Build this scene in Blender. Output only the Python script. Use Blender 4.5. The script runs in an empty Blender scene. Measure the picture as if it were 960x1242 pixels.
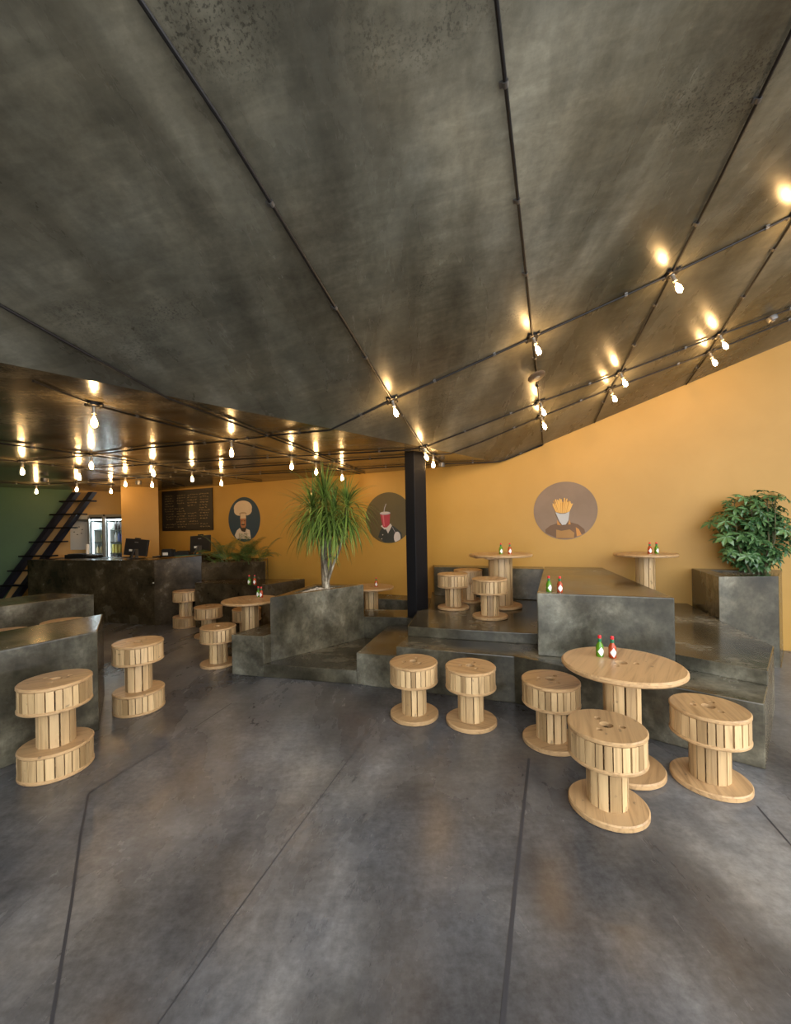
import bpy, bmesh, math, random
from mathutils import Vector, Matrix
PI = math.pi
scene = bpy.context.scene
COL = scene.collection
rnd = random.Random(7)

# ------------------------------------------------------------------ survey of the room (metres)
F = 484.5; YH = 642.5; EYE = 1.542; ROLL = math.radians(-1.09)
cr, sr = math.cos(ROLL), math.sin(ROLL)
def ray(x, y):
    a = (x-480)/F; b = (YH-y)/F
    return (cr*a-sr*b, 1.0, sr*a+cr*b)
def at(x, y, z):
    r = ray(x, y); t = (z-EYE)/r[2]
    return Vector((r[0]*t, t, z))
def at_depth(x, y, d):
    r = ray(x, y)
    return Vector((r[0]*d, d, EYE+r[2]*d))
def on_plane(x, y, n, d):
    r = ray(x, y); t = (d-n[2]*EYE)/(n[0]*r[0]+n[1]*r[1]+n[2]*r[2])
    return Vector((r[0]*t, t, EYE+r[2]*t))
ZC = 2.542                                   # the low flat ceiling
SL = .3676                                   # pitch of the folded ceiling
def slope_z(X, Y): return ZC+SL*((X-1.62)*.704-(Y-6.115)*.711)
def on_slope(x, y, off=0.0): return on_plane(x, y, (-SL*.704, SL*.711, 1), ZC+SL*(-1.62*.704+6.115*.711)-off)
def on_wall(x, y, off=0.0): return on_plane(x, y, (.43, 1, 0), 6.81-off)
def wall_y(X): return 6.81-.43*X
def xy(p): return (p[0], p[1])

# ------------------------------------------------------------------ mesh helpers
class MB:
    def __init__(s): s.v = []; s.f = []; s.m = []
    def add(s, vs, fs, mi=0):
        o = len(s.v); s.v += [tuple(v) for v in vs]
        for f in fs: s.f.append([i+o for i in f]); s.m.append(mi)
        return s
    def prism(s, poly, z0, z1, mi=0):
        n = len(poly)
        a = sum(poly[i][0]*poly[(i+1) % n][1]-poly[(i+1) % n][0]*poly[i][1] for i in range(n))
        if a < 0: poly = poly[::-1]
        vs = [(p[0], p[1], z0) for p in poly]+[(p[0], p[1], z1) for p in poly]
        fs = [list(range(n))[::-1], list(range(n, 2*n))]+[[i, (i+1) % n, n+(i+1) % n, n+i] for i in range(n)]
        return s.add(vs, fs, mi)
    def box(s, c, d, mi=0, rz=0.0, rx=0.0, M=None):
        M = M if M is not None else Matrix.Translation(c) @ Matrix.Rotation(rz, 4, 'Z') @ Matrix.Rotation(rx, 4, 'X')
        vs = [M @ Vector((x*d[0]/2, y*d[1]/2, z*d[2]/2)) for x in (-1, 1) for y in (-1, 1) for z in (-1, 1)]
        return s.add(vs, [(0, 1, 3, 2), (4, 6, 7, 5), (0, 4, 5, 1), (2, 3, 7, 6), (0, 2, 6, 4), (1, 5, 7, 3)], mi)
    def bar(s, a, b, w, h, mi=0, up=Vector((0, 0, 1))):
        a = Vector(a); b = Vector(b); d = (b-a); L = d.length; d.normalize()
        x = d.cross(up).normalized(); z = x.cross(d).normalized()
        M = Matrix((x, d, z)).transposed().to_4x4(); M.translation = (a+b)/2
        return s.box(None, (w, L, h), mi, M=M)
    def tube(s, pts, r, n=8, mi=0, cap=True):
        pts = [Vector(p) for p in pts]; rs = r if isinstance(r, (list, tuple)) else [r]*len(pts)
        vs = []; prev = None
        for i, p in enumerate(pts):
            d = (pts[min(i+1, len(pts)-1)]-pts[max(i-1, 0)]).normalized()
            if prev is None:
                u = d.cross(Vector((0, 0, 1)))
                if u.length < .05: u = d.cross(Vector((1, 0, 0)))
            else: u = prev-d*prev.dot(d)
            u.normalize(); w = d.cross(u); prev = u
            vs += [p+rs[i]*(math.cos(2*PI*k/n)*u+math.sin(2*PI*k/n)*w) for k in range(n)]
        fs = [[i*n+k, i*n+(k+1) % n, (i+1)*n+(k+1) % n, (i+1)*n+k] for i in range(len(pts)-1) for k in range(n)]
        if cap: fs += [list(range(n))[::-1], [(len(pts)-1)*n+k for k in range(n)]]
        return s.add(vs, fs, mi)
    def lathe(s, prof, n=24, mi=0, M=None):
        vs = []
        for r, z in prof: vs += [Vector((r*math.cos(2*PI*k/n), r*math.sin(2*PI*k/n), z)) for k in range(n)]
        if M is not None: vs = [M @ v for v in vs]
        fs = [[i*n+k, i*n+(k+1) % n, (i+1)*n+(k+1) % n, (i+1)*n+k] for i in range(len(prof)-1) for k in range(n)]
        fs += [list(range(n))[::-1], [(len(prof)-1)*n+k for k in range(n)]]
        return s.add(vs, fs, mi)
    def build(s, name, mats, parent=None, bevel=0.0, smooth=False, seg=2):
        me = bpy.data.meshes.new(name); me.from_pydata(s.v, [], s.f)
        for i, p in enumerate(me.polygons): p.material_index = s.m[i]
        if bevel > 0:
            bm = bmesh.new(); bm.from_mesh(me)
            ed = [e for e in bm.edges if len(e.link_faces) == 2 and e.calc_face_angle(0) > .3]
            bmesh.ops.bevel(bm, geom=ed, offset=bevel, segments=seg, affect='EDGES', profile=.6, clamp_overlap=True)
            bm.to_mesh(me); bm.free()
        if smooth:
            for p in me.polygons: p.use_smooth = True
            try: me.set_sharp_from_angle(angle=math.radians(38))
            except Exception: pass
        o = bpy.data.objects.new(name, me); COL.objects.link(o)
        for m in (mats if isinstance(mats, (list, tuple)) else [mats]): me.materials.append(m)
        if parent: o.parent = parent
        return o
def tag(o, label=None, cat=None, group=None, kind=None):
    if label: o['label'] = label
    if cat: o['category'] = cat
    if group: o['group'] = group
    if kind: o['kind'] = kind
    return o
def empty(name, loc, label, cat, group=None, rz=0.0):
    o = bpy.data.objects.new(name, None); COL.objects.link(o); o.empty_display_size = .1
    o.location = loc; o.rotation_euler = (0, 0, rz)
    return tag(o, label, cat, group)
def dup(root, loc, rz, label, group=None, rot=None):
    r = root.copy(); COL.objects.link(r); r.location = loc
    r.rotation_euler = rot if rot is not None else (0, 0, rz); r['label'] = label
    if group: r['group'] = group
    for ch in list(root.children):
        c = ch.copy(); COL.objects.link(c); c.parent = r
        for g in list(ch.children):
            d = g.copy(); COL.objects.link(d); d.parent = c
    return r
def structure(o): o['kind'] = 'structure'; return o

# ------------------------------------------------------------------ materials
def mat(name):
    m = bpy.data.materials.new(name); m.use_nodes = True
    nt = m.node_tree; b = nt.nodes['Principled BSDF']
    return m, nt, b
def plain(name, col, rough=.5, metal=0.0, emit=None, es=0.0):
    m, nt, b = mat(name)
    b.inputs['Base Color'].default_value = (*col, 1); b.inputs['Roughness'].default_value = rough
    b.inputs['Metallic'].default_value = metal
    if emit: b.inputs['Emission Color'].default_value = (*emit, 1); b.inputs['Emission Strength'].default_value = es
    return m
def node(nt, t, **kw):
    n = nt.nodes.new(t)
    for k, v in kw.items():
        if k in n.inputs: n.inputs[k].default_value = v
        else: setattr(n, k, v)
    return n
def ramp(nt, src, stops):
    r = nt.nodes.new('ShaderNodeValToRGB'); e = r.color_ramp.elements
    while len(e) < len(stops): e.new(.5)
    for el, (p, c) in zip(e, stops): el.position = p; el.color = (*c, 1) if len(c) == 3 else c
    nt.links.new(src, r.inputs[0]); return r
def mix(nt, mode, fac, a, b):
    n = nt.nodes.new('ShaderNodeMix'); n.data_type = 'RGBA'; n.blend_type = mode
    if isinstance(fac, (int, float)): n.inputs[0].default_value = fac
    else: nt.links.new(fac, n.inputs[0])
    for i, s in ((6, a), (7, b)):
        if isinstance(s, tuple): n.inputs[i].default_value = (*s, 1)
        else: nt.links.new(s, n.inputs[i])
    return n.outputs[2]
def coords(nt, scale=(1, 1, 1), rot=(0, 0, 0), kind='Object'):
    tc = nt.nodes.new('ShaderNodeTexCoord'); mp = nt.nodes.new('ShaderNodeMapping')
    mp.inputs['Scale'].default_value = scale; mp.inputs['Rotation'].default_value = rot
    nt.links.new(tc.outputs[kind], mp.inputs[0]); return mp.outputs[0]
def noise(nt, vec, scale, detail=6, rough=.6, dist=0.0):
    n = node(nt, 'ShaderNodeTexNoise', Scale=scale, Detail=detail, Roughness=rough, Distortion=dist)
    nt.links.new(vec, n.inputs['Vector']); return n.outputs['Fac']
def concrete(name, lo, mid, hi, rough=(.28, .5), streak=(1, 1, 1), rot=(0, 0, 0), scale=1.6, spots=0.0, bump=.12, patch=.5, tint=.5, scratch=.35, grain=.75):
    m, nt, b = mat(name); L = nt.links
    v = coords(nt); vs = coords(nt, streak, rot)
    n1 = noise(nt, vs, scale, 10, .60, .35)
    c = ramp(nt, n1, [(.35, lo), (.5, mid), (.66, hi)]).outputs[0]
    # trowelled patches with soft edges, in two directions
    for k, f in ((0, 1.1), (1, 3.4)):
        of = node(nt, 'ShaderNodeVectorMath', operation='ADD'); of.inputs[1].default_value = (7.3+k*5, 3.1, 9.7); L.new(vs, of.inputs[0])
        pn = noise(nt, of.outputs[0], scale*f, 5, .52, .25)
        pat = ramp(nt, pn, [(.36, (1-patch,)*3), (.5, (1, 1, 1)), (.64, (1+patch,)*3)]).outputs[0]
        c = mix(nt, 'MULTIPLY', .8 if k == 0 else .55, c, pat)
    # fine grain and long scratches
    n2 = noise(nt, v, 26, 8, .72)
    c = mix(nt, 'MULTIPLY', grain, c, ramp(nt, n2, [(.34, (.62,)*3), (.66, (1.38,)*3)]).outputs[0])
    vsc = coords(nt, (1.5, 6.5, 1.5), (.15, .1, -.75)); n5 = noise(nt, vsc, 1.8, 7, .68, .4)
    c = mix(nt, 'MULTIPLY', scratch, c, ramp(nt, n5, [(.32, (.55,)*3), (.55, (1.0,)*3), (.74, (1.5,)*3)]).outputs[0])
    # brownish and bluish zones
    n6 = noise(nt, v, .9, 5, .6)
    c = mix(nt, 'MULTIPLY', tint, c, ramp(nt, n6, [(.36, (1.12, 1.0, .84)), (.64, (.90, .98, 1.10))]).outputs[0])
    if spots:
        n3 = noise(nt, v, 75, 4, .7); n4 = noise(nt, v, 1.25, 2, .5)
        sp = node(nt, 'ShaderNodeMath', operation='MULTIPLY')
        L.new(ramp(nt, n3, [(.53, (0, 0, 0)), (.60, (1, 1, 1))]).outputs[0], sp.inputs[0])
        L.new(ramp(nt, n4, [(.58, (0, 0, 0)), (.68, (1, 1, 1))]).outputs[0], sp.inputs[1])
        s2 = node(nt, 'ShaderNodeMath', operation='MULTIPLY'); L.new(sp.outputs[0], s2.inputs[0]); s2.inputs[1].default_value = spots
        c = mix(nt, 'MIX', s2.outputs[0], c, tuple(x*.30 for x in lo))
    L.new(c, b.inputs['Base Color'])
    b.inputs['Specular IOR Level'].default_value = .42
    rr = ramp(nt, n1, [(.34, (rough[0],)*3), (.68, (rough[1],)*3)]); L.new(rr.outputs[0], b.inputs['Roughness'])
    bp = node(nt, 'ShaderNodeBump', Strength=bump, Distance=.012); L.new(n5, bp.inputs['Height']); L.new(bp.outputs[0], b.inputs['Normal'])
    return m
def wood(name, base, vary=.25, axis='z', rough=.42):
    m, nt, b = mat(name); L = nt.links
    sc = {'z': (26, 26, 1.6), 'x': (1.4, 22, 22)}[axis]
    v = coords(nt, sc); oi = nt.nodes.new('ShaderNodeObjectInfo'); geo = nt.nodes.new('ShaderNodeNewGeometry')
    ad = node(nt, 'ShaderNodeVectorMath', operation='ADD'); L.new(v, ad.inputs[0])
    sc1 = node(nt, 'ShaderNodeVectorMath', operation='SCALE'); sc1.inputs[3].default_value = 40
    cx = nt.nodes.new('ShaderNodeCombineXYZ'); L.new(oi.outputs['Random'], cx.inputs[0]); L.new(geo.outputs['Random Per Island'], cx.inputs[1]); L.new(geo.outputs['Random Per Island'], cx.inputs[2])
    L.new(cx.outputs[0], sc1.inputs[0]); L.new(sc1.outputs[0], ad.inputs[1])
    g = noise(nt, ad.outputs[0], 1.0, 5, .6, 1.2)
    d = tuple(x*.62*(1, .93, .85)[i] for i, x in enumerate(base)); h = tuple(min(1, x*1.15) for x in base)
    c = ramp(nt, g, [(.28, d), (.5, base), (.75, h)]).outputs[0]
    isl = ramp(nt, geo.outputs['Random Per Island'], [(0, (1-vary, 1-vary*1.1, 1-vary*1.25)), (.5, (1, 1, 1)), (1, (1+vary*.5, 1+vary*.55, 1+vary*.6))]).outputs[0]
    c = mix(nt, 'MULTIPLY', 1.0, c, isl)
    ob = ramp(nt, oi.outputs['Random'], [(0, (.93, .92, .9)), (1, (1.06, 1.05, 1.05))]).outputs[0]
    c = mix(nt, 'MULTIPLY', 1.0, c, ob)
    v2 = coords(nt, (1, 1, 1)); kn = noise(nt, v2, 21, 2, .4)
    c = mix(nt, 'MIX', ramp(nt, kn, [(.715, (0, 0, 0)), (.76, (.7, .7, .7))]).outputs[0], c, tuple(x*.35 for x in base))
    L.new(c, b.inputs['Base Color']); b.inputs['Roughness'].default_value = rough
    bp = node(nt, 'ShaderNodeBump', Strength=.15, Distance=.003); L.new(g, bp.inputs['Height']); L.new(bp.outputs[0], b.inputs['Normal'])
    return m
def paint(name, c0, c1, rough=.6):
    m, nt, b = mat(name); v = coords(nt)
    n = noise(nt, v, 1.2, 6, .6, .3)
    nt.links.new(ramp(nt, n, [(.3, c0), (.7, c1)]).outputs[0], b.inputs['Base Color'])
    n2 = noise(nt, v, 60, 4, .6)
    bp = node(nt, 'ShaderNodeBump', Strength=.06, Distance=.004); nt.links.new(n2, bp.inputs['Height']); nt.links.new(bp.outputs[0], b.inputs['Normal'])
    b.inputs['Roughness'].default_value = rough
    return m
def leafmat(name, c0, c1, rough=.4):
    m, nt, b = mat(name); geo = nt.nodes.new('ShaderNodeNewGeometry')
    nt.links.new(ramp(nt, geo.outputs['Random Per Island'], [(0, c0), (1, c1)]).outputs[0], b.inputs['Base Color'])
    b.inputs['Roughness'].default_value = rough
    b.inputs['Subsurface Weight'].default_value = 0
    return m
def clear(name, tint, fac=.12, rough=.05):
    m = bpy.data.materials.new(name); m.use_nodes = True; nt = m.node_tree; nt.nodes.clear()
    o = nt.nodes.new('ShaderNodeOutputMaterial'); mx = nt.nodes.new('ShaderNodeMixShader'); t = nt.nodes.new('ShaderNodeBsdfTransparent'); g = nt.nodes.new('ShaderNodeBsdfGlossy')
    t.inputs[0].default_value = (*tint, 1); g.inputs['Roughness'].default_value = rough; mx.inputs[0].default_value = fac
    nt.links.new(t.outputs[0], mx.inputs[1]); nt.links.new(g.outputs[0], mx.inputs[2]); nt.links.new(mx.outputs[0], o.inputs[0])
    return m

M_FLOOR = concrete('polished_floor', (.052, .053, .058), (.118, .120, .125), (.238, .238, .234), rough=(.20, .36), streak=(1, .5, 1), rot=(0, 0, -.55), scale=.85, bump=.03, patch=.35, tint=.5, scratch=.35, grain=.6)
M_JOINT = plain('floor_joint', (.04, .043, .052), .5)
M_BLOCK = concrete('block_cement', (.038, .034, .022), (.078, .071, .049), (.170, .158, .116), rough=(.14, .28), scale=1.7, bump=.012, patch=.36, tint=.5, scratch=.5, grain=.55)
M_COUNTER = concrete('counter_cement', (.028, .020, .010), (.054, .040, .022), (.098, .076, .045), rough=(.18, .32), scale=2.0, bump=.04, patch=.4, tint=.3)
M_SLOPE = concrete('ceiling_cement', (.075, .069, .050), (.125, .117, .087), (.205, .195, .152), rough=(.22, .38), streak=(1.5, .5, 1), rot=(0, 0, -.75), scale=.8, spots=.7, bump=.06, patch=.36, tint=.4, scratch=.5, grain=.35)
M_FLAT = concrete('low_ceiling_cement', (.070, .058, .038), (.105, .088, .060), (.155, .132, .092), rough=(.15, .27), streak=(.5, 1.6, 1), rot=(0, 0, .4), scale=1.5, bump=.10, patch=.3, tint=.2, scratch=.3)
M_ORANGE = paint('ochre_paint', (.455, .252, .042), (.505, .285, .055), .5)
M_GREEN = paint('green_paint', (.034, .095, .024), (.044, .115, .030), .55)
M_DISC = wood('pine_disc', (.52, .335, .165), .10, 'x', .36)
M_SLAT = wood('pine_slat', (.56, .385, .195), .5, 'z')
M_STEEL = plain('black_steel', (.005, .005, .006), .5); M_STEEL.node_tree.nodes['Principled BSDF'].inputs['Specular IOR Level'].default_value = .22
M_STEELB = plain('blue_black_steel', (.012, .013, .024), .45)
M_PIPE = plain('dark_conduit', (.022, .021, .022), .42, .5)
M_CLAMP = plain('conduit_clamp', (.16, .155, .15), .4, .7)
M_BRASS = plain('lamp_socket', (.42, .38, .32), .35, .7)
M_BULB = plain('glowing_filament', (1, .8, .5), .5, 0, (1, .64, .29), 250.0)
M_BULBGLASS = clear('bulb_glass', (1, .93, .80), .10)
M_GLASS = clear('door_glass', (.93, .97, .96), .07)
M_BLACK = plain('black_plastic', (.012, .012, .013), .4)
M_WHITE = plain('white_enamel', (.62, .62, .58), .4)
M_GREY = plain('grey_metal', (.32, .31, .29), .35, .6)
M_CREAM = plain('cream_label', (.86, .85, .80), .5)
M_REDCAP = plain('red_cap', (.75, .02, .03), .35)
M_GREENFOIL = plain('green_foil', (.01, .16, .06), .35)
M_GREENSAUCE = plain('green_sauce_glass', (.10, .26, .012), .08)
M_REDSAUCE = plain('red_sauce_glass', (.42, .055, .012), .08)
M_GRAVEL = concrete('gravel', (.30, .28, .24), (.55, .52, .46), (.8, .77, .7), rough=(.7, .9), scale=30, bump=.1)
M_SOIL = plain('soil', (.03, .022, .015), .9)
M_BARK = concrete('pale_bark', (.08, .065, .042), (.20, .17, .12), (.44, .40, .31), rough=(.7, .9), streak=(1, 1, .25), scale=14, bump=.5)
M_STEM = plain('green_stem', (.12, .11, .05), .6)
M_LEAF_D = leafmat('strap_leaf', (.022, .060, .010), (.24, .37, .070), .38)
M_LEAF_S = leafmat('glossy_leaf', (.022, .075, .026), (.125, .240, .085), .25)
M_LEAF_P = leafmat('palm_leaf', (.028, .060, .014), (.10, .17, .036), .45)
M_CHALKB = paint('chalkboard', (.018, .014, .010), (.032, .025, .018), .55)
M_CHALK = plain('yellow_chalk', (.60, .46, .20), .9)
M_FRAMEW = plain('dark_frame', (.022, .015, .010), .5)
M_BOUNCE = paint('outside_bounce_ground', (.36, .36, .36), (.46, .46, .45), .8)

# ------------------------------------------------------------------ the shell
P_GREEN0 = Vector((-9.5, 6.534, 0)); P_GREEN1 = Vector((-6.2, 9.455, 0))
def on_side(x, y):                                   # a point on the left back wall
    d = (P_GREEN1-P_GREEN0); n = Vector((-d.y, d.x, 0)).normalized()
    return on_plane(x, y, n, n.dot(P_GREEN0))
RX = 6.2; FY = -1.6
fl = MB()
fl.prism([(-9.5, FY), (RX, FY), (RX, wall_y(RX)), (-6.0, wall_y(-6.0)), (-6.2, 9.455), (-9.5, 6.534)], -.12, 0.0)
def joint(pts, w=.011):
    for (a, b) in zip(pts[:-1], pts[1:]):
        a = at(*a, 0); b = at(*b, 0); d = (b-a).normalized(); s = Vector((-d.y, d.x, 0))*w/2; z = Vector((0, 0, .0012))
        fl.add([a-s+z, b-s+z, b+s+z, a+s+z], [(0, 1, 2, 3)], 1)
joint([(35, 1900), (62.5, 1242), (87.5, 1090), (97.5, 1015), (107.5, 962)])
joint([(107.5, 962), (240, 880), (281, 853)], .008)
joint([(-80, 1900), (192, 1242), (270, 1130), (350, 1020), (470, 858)], .004)
joint([(530, 2300), (610, 1242), (624.6, 1083), (642, 920)], .016)
joint([(919, 978), (960, 1025), (1150, 1243)], .008)
structure(fl.build('floor', [M_FLOOR, M_JOINT]))
g = MB(); g.prism([(-45, -45), (45, -45), (45, 45), (-45, 45)], -.32, -.13)  # unseen bright ground outside, added to bounce skylight up to the ceiling
structure(g.build('ground', M_BOUNCE)).location = (0, 0, 0)

w = MB(); x0 = -5.95                                   # the long ochre wall, its top following the fold of the ceiling
n = Vector((.43, 1, 0)).normalized()*.15
top = [(x0, ZC+.10), (1.62, ZC+.10), (RX, slope_z(RX, wall_y(RX))+.10)]
face = [(x0, wall_y(x0), 0), (RX, wall_y(RX), 0)]+[(x, wall_y(x), z) for x, z in top[::-1]]
back = [(p[0]+n.x, p[1]+n.y, p[2]) for p in face]; k = len(face)
w.add(face+back, [list(range(k)), list(range(k, 2*k))[::-1]]+[[i, i+k, (i+1) % k+k, (i+1) % k] for i in range(k)])
structure(w.build('wall_back', M_ORANGE))
w = MB(); w.prism([(-5.66, 8.25), (-5.05, 8.52), (-5.44, 9.145), (-5.95, 9.36), (-6.0, 9.2)], 0, ZC)
structure(w.build('wall_pier', M_ORANGE))
w = MB()                                               # the side wall behind the stair: green, ochre below the stringer
b1 = on_side(92, 590.5); b1.z = ZC+.1; b2 = on_side(7, 724); t = b2.z/(b1.z-b2.z); b3 = b2+(b2-b1)*t; b3.z = 0
dg = (P_GREEN1-P_GREEN0).normalized(); nb = Vector((-dg.y, dg.x, 0))*.15
tl = Vector((P_GREEN0.x, P_GREEN0.y, ZC+.1)); tr = Vector((P_GREEN1.x, P_GREEN1.y, ZC+.1))
w.add([P_GREEN0, b3, b1, tl], [(0, 1, 2, 3)], 0); w.add([b3, P_GREEN1, tr, b1], [(0, 1, 2, 3)], 1)
q = [P_GREEN0, P_GREEN1, tr, tl]; w.add([p+nb for p in q], [(3, 2, 1, 0)], 0)
w.add(q+[p+nb for p in q], [(0, 4, 5, 1), (1, 5, 6, 2), (2, 6, 7, 3), (3, 7, 4, 0)], 0)
structure(w.build('wall_stair', [M_GREEN, M_ORANGE]))
w = MB(); w.prism([(-9.5, FY), (-9.5, 6.534), (-9.65, 6.6), (-9.65, FY)], 0, ZC+.1)
structure(w.build('wall_left', M_GREEN))

w = MB(); w.prism([(RX, 1.7), (RX+.15, 1.7), (RX+.15, wall_y(RX)), (RX, wall_y(RX))], 0, slope_z(RX, wall_y(RX)))  # unseen return wall, added to cut grazing daylight on the ochre wall
structure(w.build('wall_added_right', M_ORANGE))
w = MB(); w.prism([(-9.5, FY), (-2.4, FY), (-2.4, FY-.15), (-9.65, FY-.15)], 0, 3.9)  # unseen wall, added to block daylight so it comes mostly from the right
structure(w.build('wall_added_front', M_SLOPE))
def fold(X): return (X, 4.511+.99*X)
c = MB(); fx = (FY-4.511)/.99
c.prism([(1.62, wall_y(1.62)), (fx, FY), (-9.5, FY), (-9.5, 6.534), (-6.2, 9.455), (-5.95, wall_y(-5.95))], ZC, ZC+.12)
structure(c.build('ceiling', M_FLAT))
c = MB(); pl = [(1.62, wall_y(1.62)), (fx, FY), (RX, FY), (RX, wall_y(RX))]
c.add([(x, y, slope_z(x, y)) for x, y in pl]+[(x, y, slope_z(x, y)+.14) for x, y in pl], [(3, 2, 1, 0), (4, 5, 6, 7), (0, 1, 5, 4), (1, 2, 6, 5), (2, 3, 7, 6), (3, 0, 4, 7)])
structure(c.build('ceiling_slope', M_SLOPE))

# ------------------------------------------------------------------ built-in concrete blocks
def block(name, poly, z0, z1, label, cat, m=M_BLOCK, bevel=.010, group=None):
    b = MB(); b.prism([xy(p) for p in poly], z0, z1)
    return tag(b.build(name, m, bevel=bevel), label, cat, group)
HB = .785
a0 = at(118.3, 765.5, HB); a1 = at(125.2, 744.5, HB); df = (at(2, 789, HB)-a0).normalized()
block('concrete_bar', [a0, a1, a1+df*3.0, a0+df*3.0], 0, HB, 'grey concrete bar block at the left edge behind the nearest double drum stool', 'bar')
a0 = at(114, 721, .78); a1 = at(62, 719, .78); df = (at(2, 735.8, .78)-a0).normalized()
block('concrete_bar', [a0, a1, a1+df*2.9, a0+df*2.9], 0, .78, 'grey concrete bar block second from the front at left, before the dark counter', 'bar')

# steps at the middle
cE0 = at(320, 821.3, 0); cF = at(433, 830.3, 0); pl0 = at(329, 802.5, .135); pl1 = at(442.5, 773.4, .135); pl2 = at(382.5, 708.2, .83)
L1f = at(493, 749, .41); cG = at(480.6, 784.5, .41); c2 = at(494.7, 760, .51)
colA = at(494.5, 748.9, .41); colB = at(506, 750, .41); colC = at(520, 737.5, .51)
sF = at(470.5, 759, .316)
cD = at(281.6, 818, 0)
block('concrete_bench', [cD, cE0, pl0, pl2, at(328, 755.6, .434)+(at(328, 755.6, .434)-at(281.6, 769.7, .434))*1.05], 0, .434,
      'low concrete bench left of the tree planter, beside the round table', 'bench')
block('concrete_step', [cE0, cF, (sF.x, sF.y), (pl1.x, pl1.y), (pl0.x, pl0.y)], 0, .138, 'lowest concrete step in front of the tree planter', 'step')
block('concrete_step', [cF, cG, c2, (colB.x-.01, colB.y-.03), (colA.x, colA.y-.02), (sF.x, sF.y)], 0, .316, 'narrow concrete step rising beside the platform towards the black column', 'step')
d0 = (colC-colB); dcol = Vector((d0.x, d0.y, 0))
colD = Vector((colA.x, colA.y, 0))+dcol
block('concrete_bench', [(pl1.x+.012, pl1.y+.01), (colA.x, colA.y-.015), (colB.x, colB.y-.02), (colC.x+.005, colC.y-.01), (.56, wall_y(.56)-.005), (.30, wall_y(.30)-.005), (.30, 6.21), (.13, 5.63), (-.40, 5.72), (-1.05, 5.88), (pl2.x+.02, pl2.y+.02)], 0, .41,
      'concrete bench ledge behind the tree planter at the foot of the black column', 'bench')
block('concrete_bench', [(.295, 6.21), (-1.5, 6.99), (-1.5, wall_y(-1.5)-.005), (.295, wall_y(.295)-.005)], 0, .432, 'low concrete bench along the ochre wall behind the small round table', 'bench')

# the tree planter: triangular box with a sunk bed
def planter(poly, z0, z1, inset, name, label, inner=None, bev=0, m=M_BLOCK, poly0=None):
    poly = [Vector((p[0], p[1], 0)) for p in poly]; n = len(poly)
    cen = sum(poly, Vector())/n
    inn = inner or [cen+(p-cen)*inset for p in poly]
    b = MB(); p0 = poly0 or poly
    vs = [(p[0], p[1], z0) for p in p0]+[(p.x, p.y, z1) for p in poly]+[(p[0], p[1], z1) for p in inn]+[(p[0], p[1], z1-.07) for p in inn]
    fs = [list(range(n))]+[[k*n+i, k*n+(i+1) % n, (k+1)*n+(i+1) % n, (k+1)*n+i] for k in range(3) for i in range(n)]+[list(range(3*n, 4*n))]
    b.add(vs, fs); o = b.build(name, m, bevel=.007)
    bm = bmesh.new(); bm.from_mesh(o.data); bmesh.ops.recalc_face_normals(bm, faces=bm.faces); bm.to_mesh(o.data); bm.free()
    return tag(o, label, 'planter'), inn
def in_poly(p, poly):
    r = False; j = len(poly)-1
    for i in range(len(poly)):
        a, b = poly[i], poly[j]
        if (a[1] > p[1]) != (b[1] > p[1]) and p[0] < (b[0]-a[0])*(p[1]-a[1])/(b[1]-a[1])+a[0]: r = not r
        j = i
    return r
def gravel(poly, z, num, label, seed, size=.014, m=M_GRAVEL):
    R = random.Random(seed); b = MB()
    cen = (sum(p[0] for p in poly)/len(poly), sum(p[1] for p in poly)/len(poly))
    pp = [(cen[0]+(p[0]-cen[0])*.97, cen[1]+(p[1]-cen[1])*.97) for p in poly]
    b.prism(pp, z-.045, z)
    xs = [p[0] for p in pp]; ys = [p[1] for p in pp]
    sm = [(cen[0]+(p[0]-cen[0])*.86, cen[1]+(p[1]-cen[1])*.86) for p in poly]
    k = 0
    while k < num:
        p = (R.uniform(min(xs), max(xs)), R.uniform(min(ys), max(ys)))
        if not in_poly(p, sm): continue
        s = size*R.uniform(.6, 1.3); h = s*.6
        vs = [(p[0]+s*math.cos(a)*R.uniform(.8, 1.1), p[1]+s*math.sin(a)*R.uniform(.8, 1.1), z) for a in (0, 1.05, 2.1, 3.15, 4.2, 5.25)]
        vs += [(p[0]+s*.55*math.cos(a), p[1]+s*.55*math.sin(a), z+h) for a in (0, 1.05, 2.1, 3.15, 4.2, 5.25)]
        b.add(vs, [(0, 1, 7, 6), (1, 2, 8, 7), (2, 3, 9, 8), (3, 4, 10, 9), (4, 5, 11, 10), (5, 0, 6, 11), (6, 7, 8, 9, 10, 11)]); k += 1
    return tag(b.build('gravel', m), label, 'gravel', None, 'stuff')
bed1 = [at(350, 719.2, .83), at(377, 711.0, .83), at(424, 710.9, .83), at(425, 711.4, .83), at(400, 715.0, .83)]
o, bed1 = planter([pl0, pl1, pl2], 0, .83, .6, 'concrete_planter', 'tall triangular grey concrete planter holding the spiky tree', inner=None)
bed1 = [tuple(p) for p in bed1]
gravel(bed1, .806, 240, 'pale gravel around the trunk in the triangular planter', 3)

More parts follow.
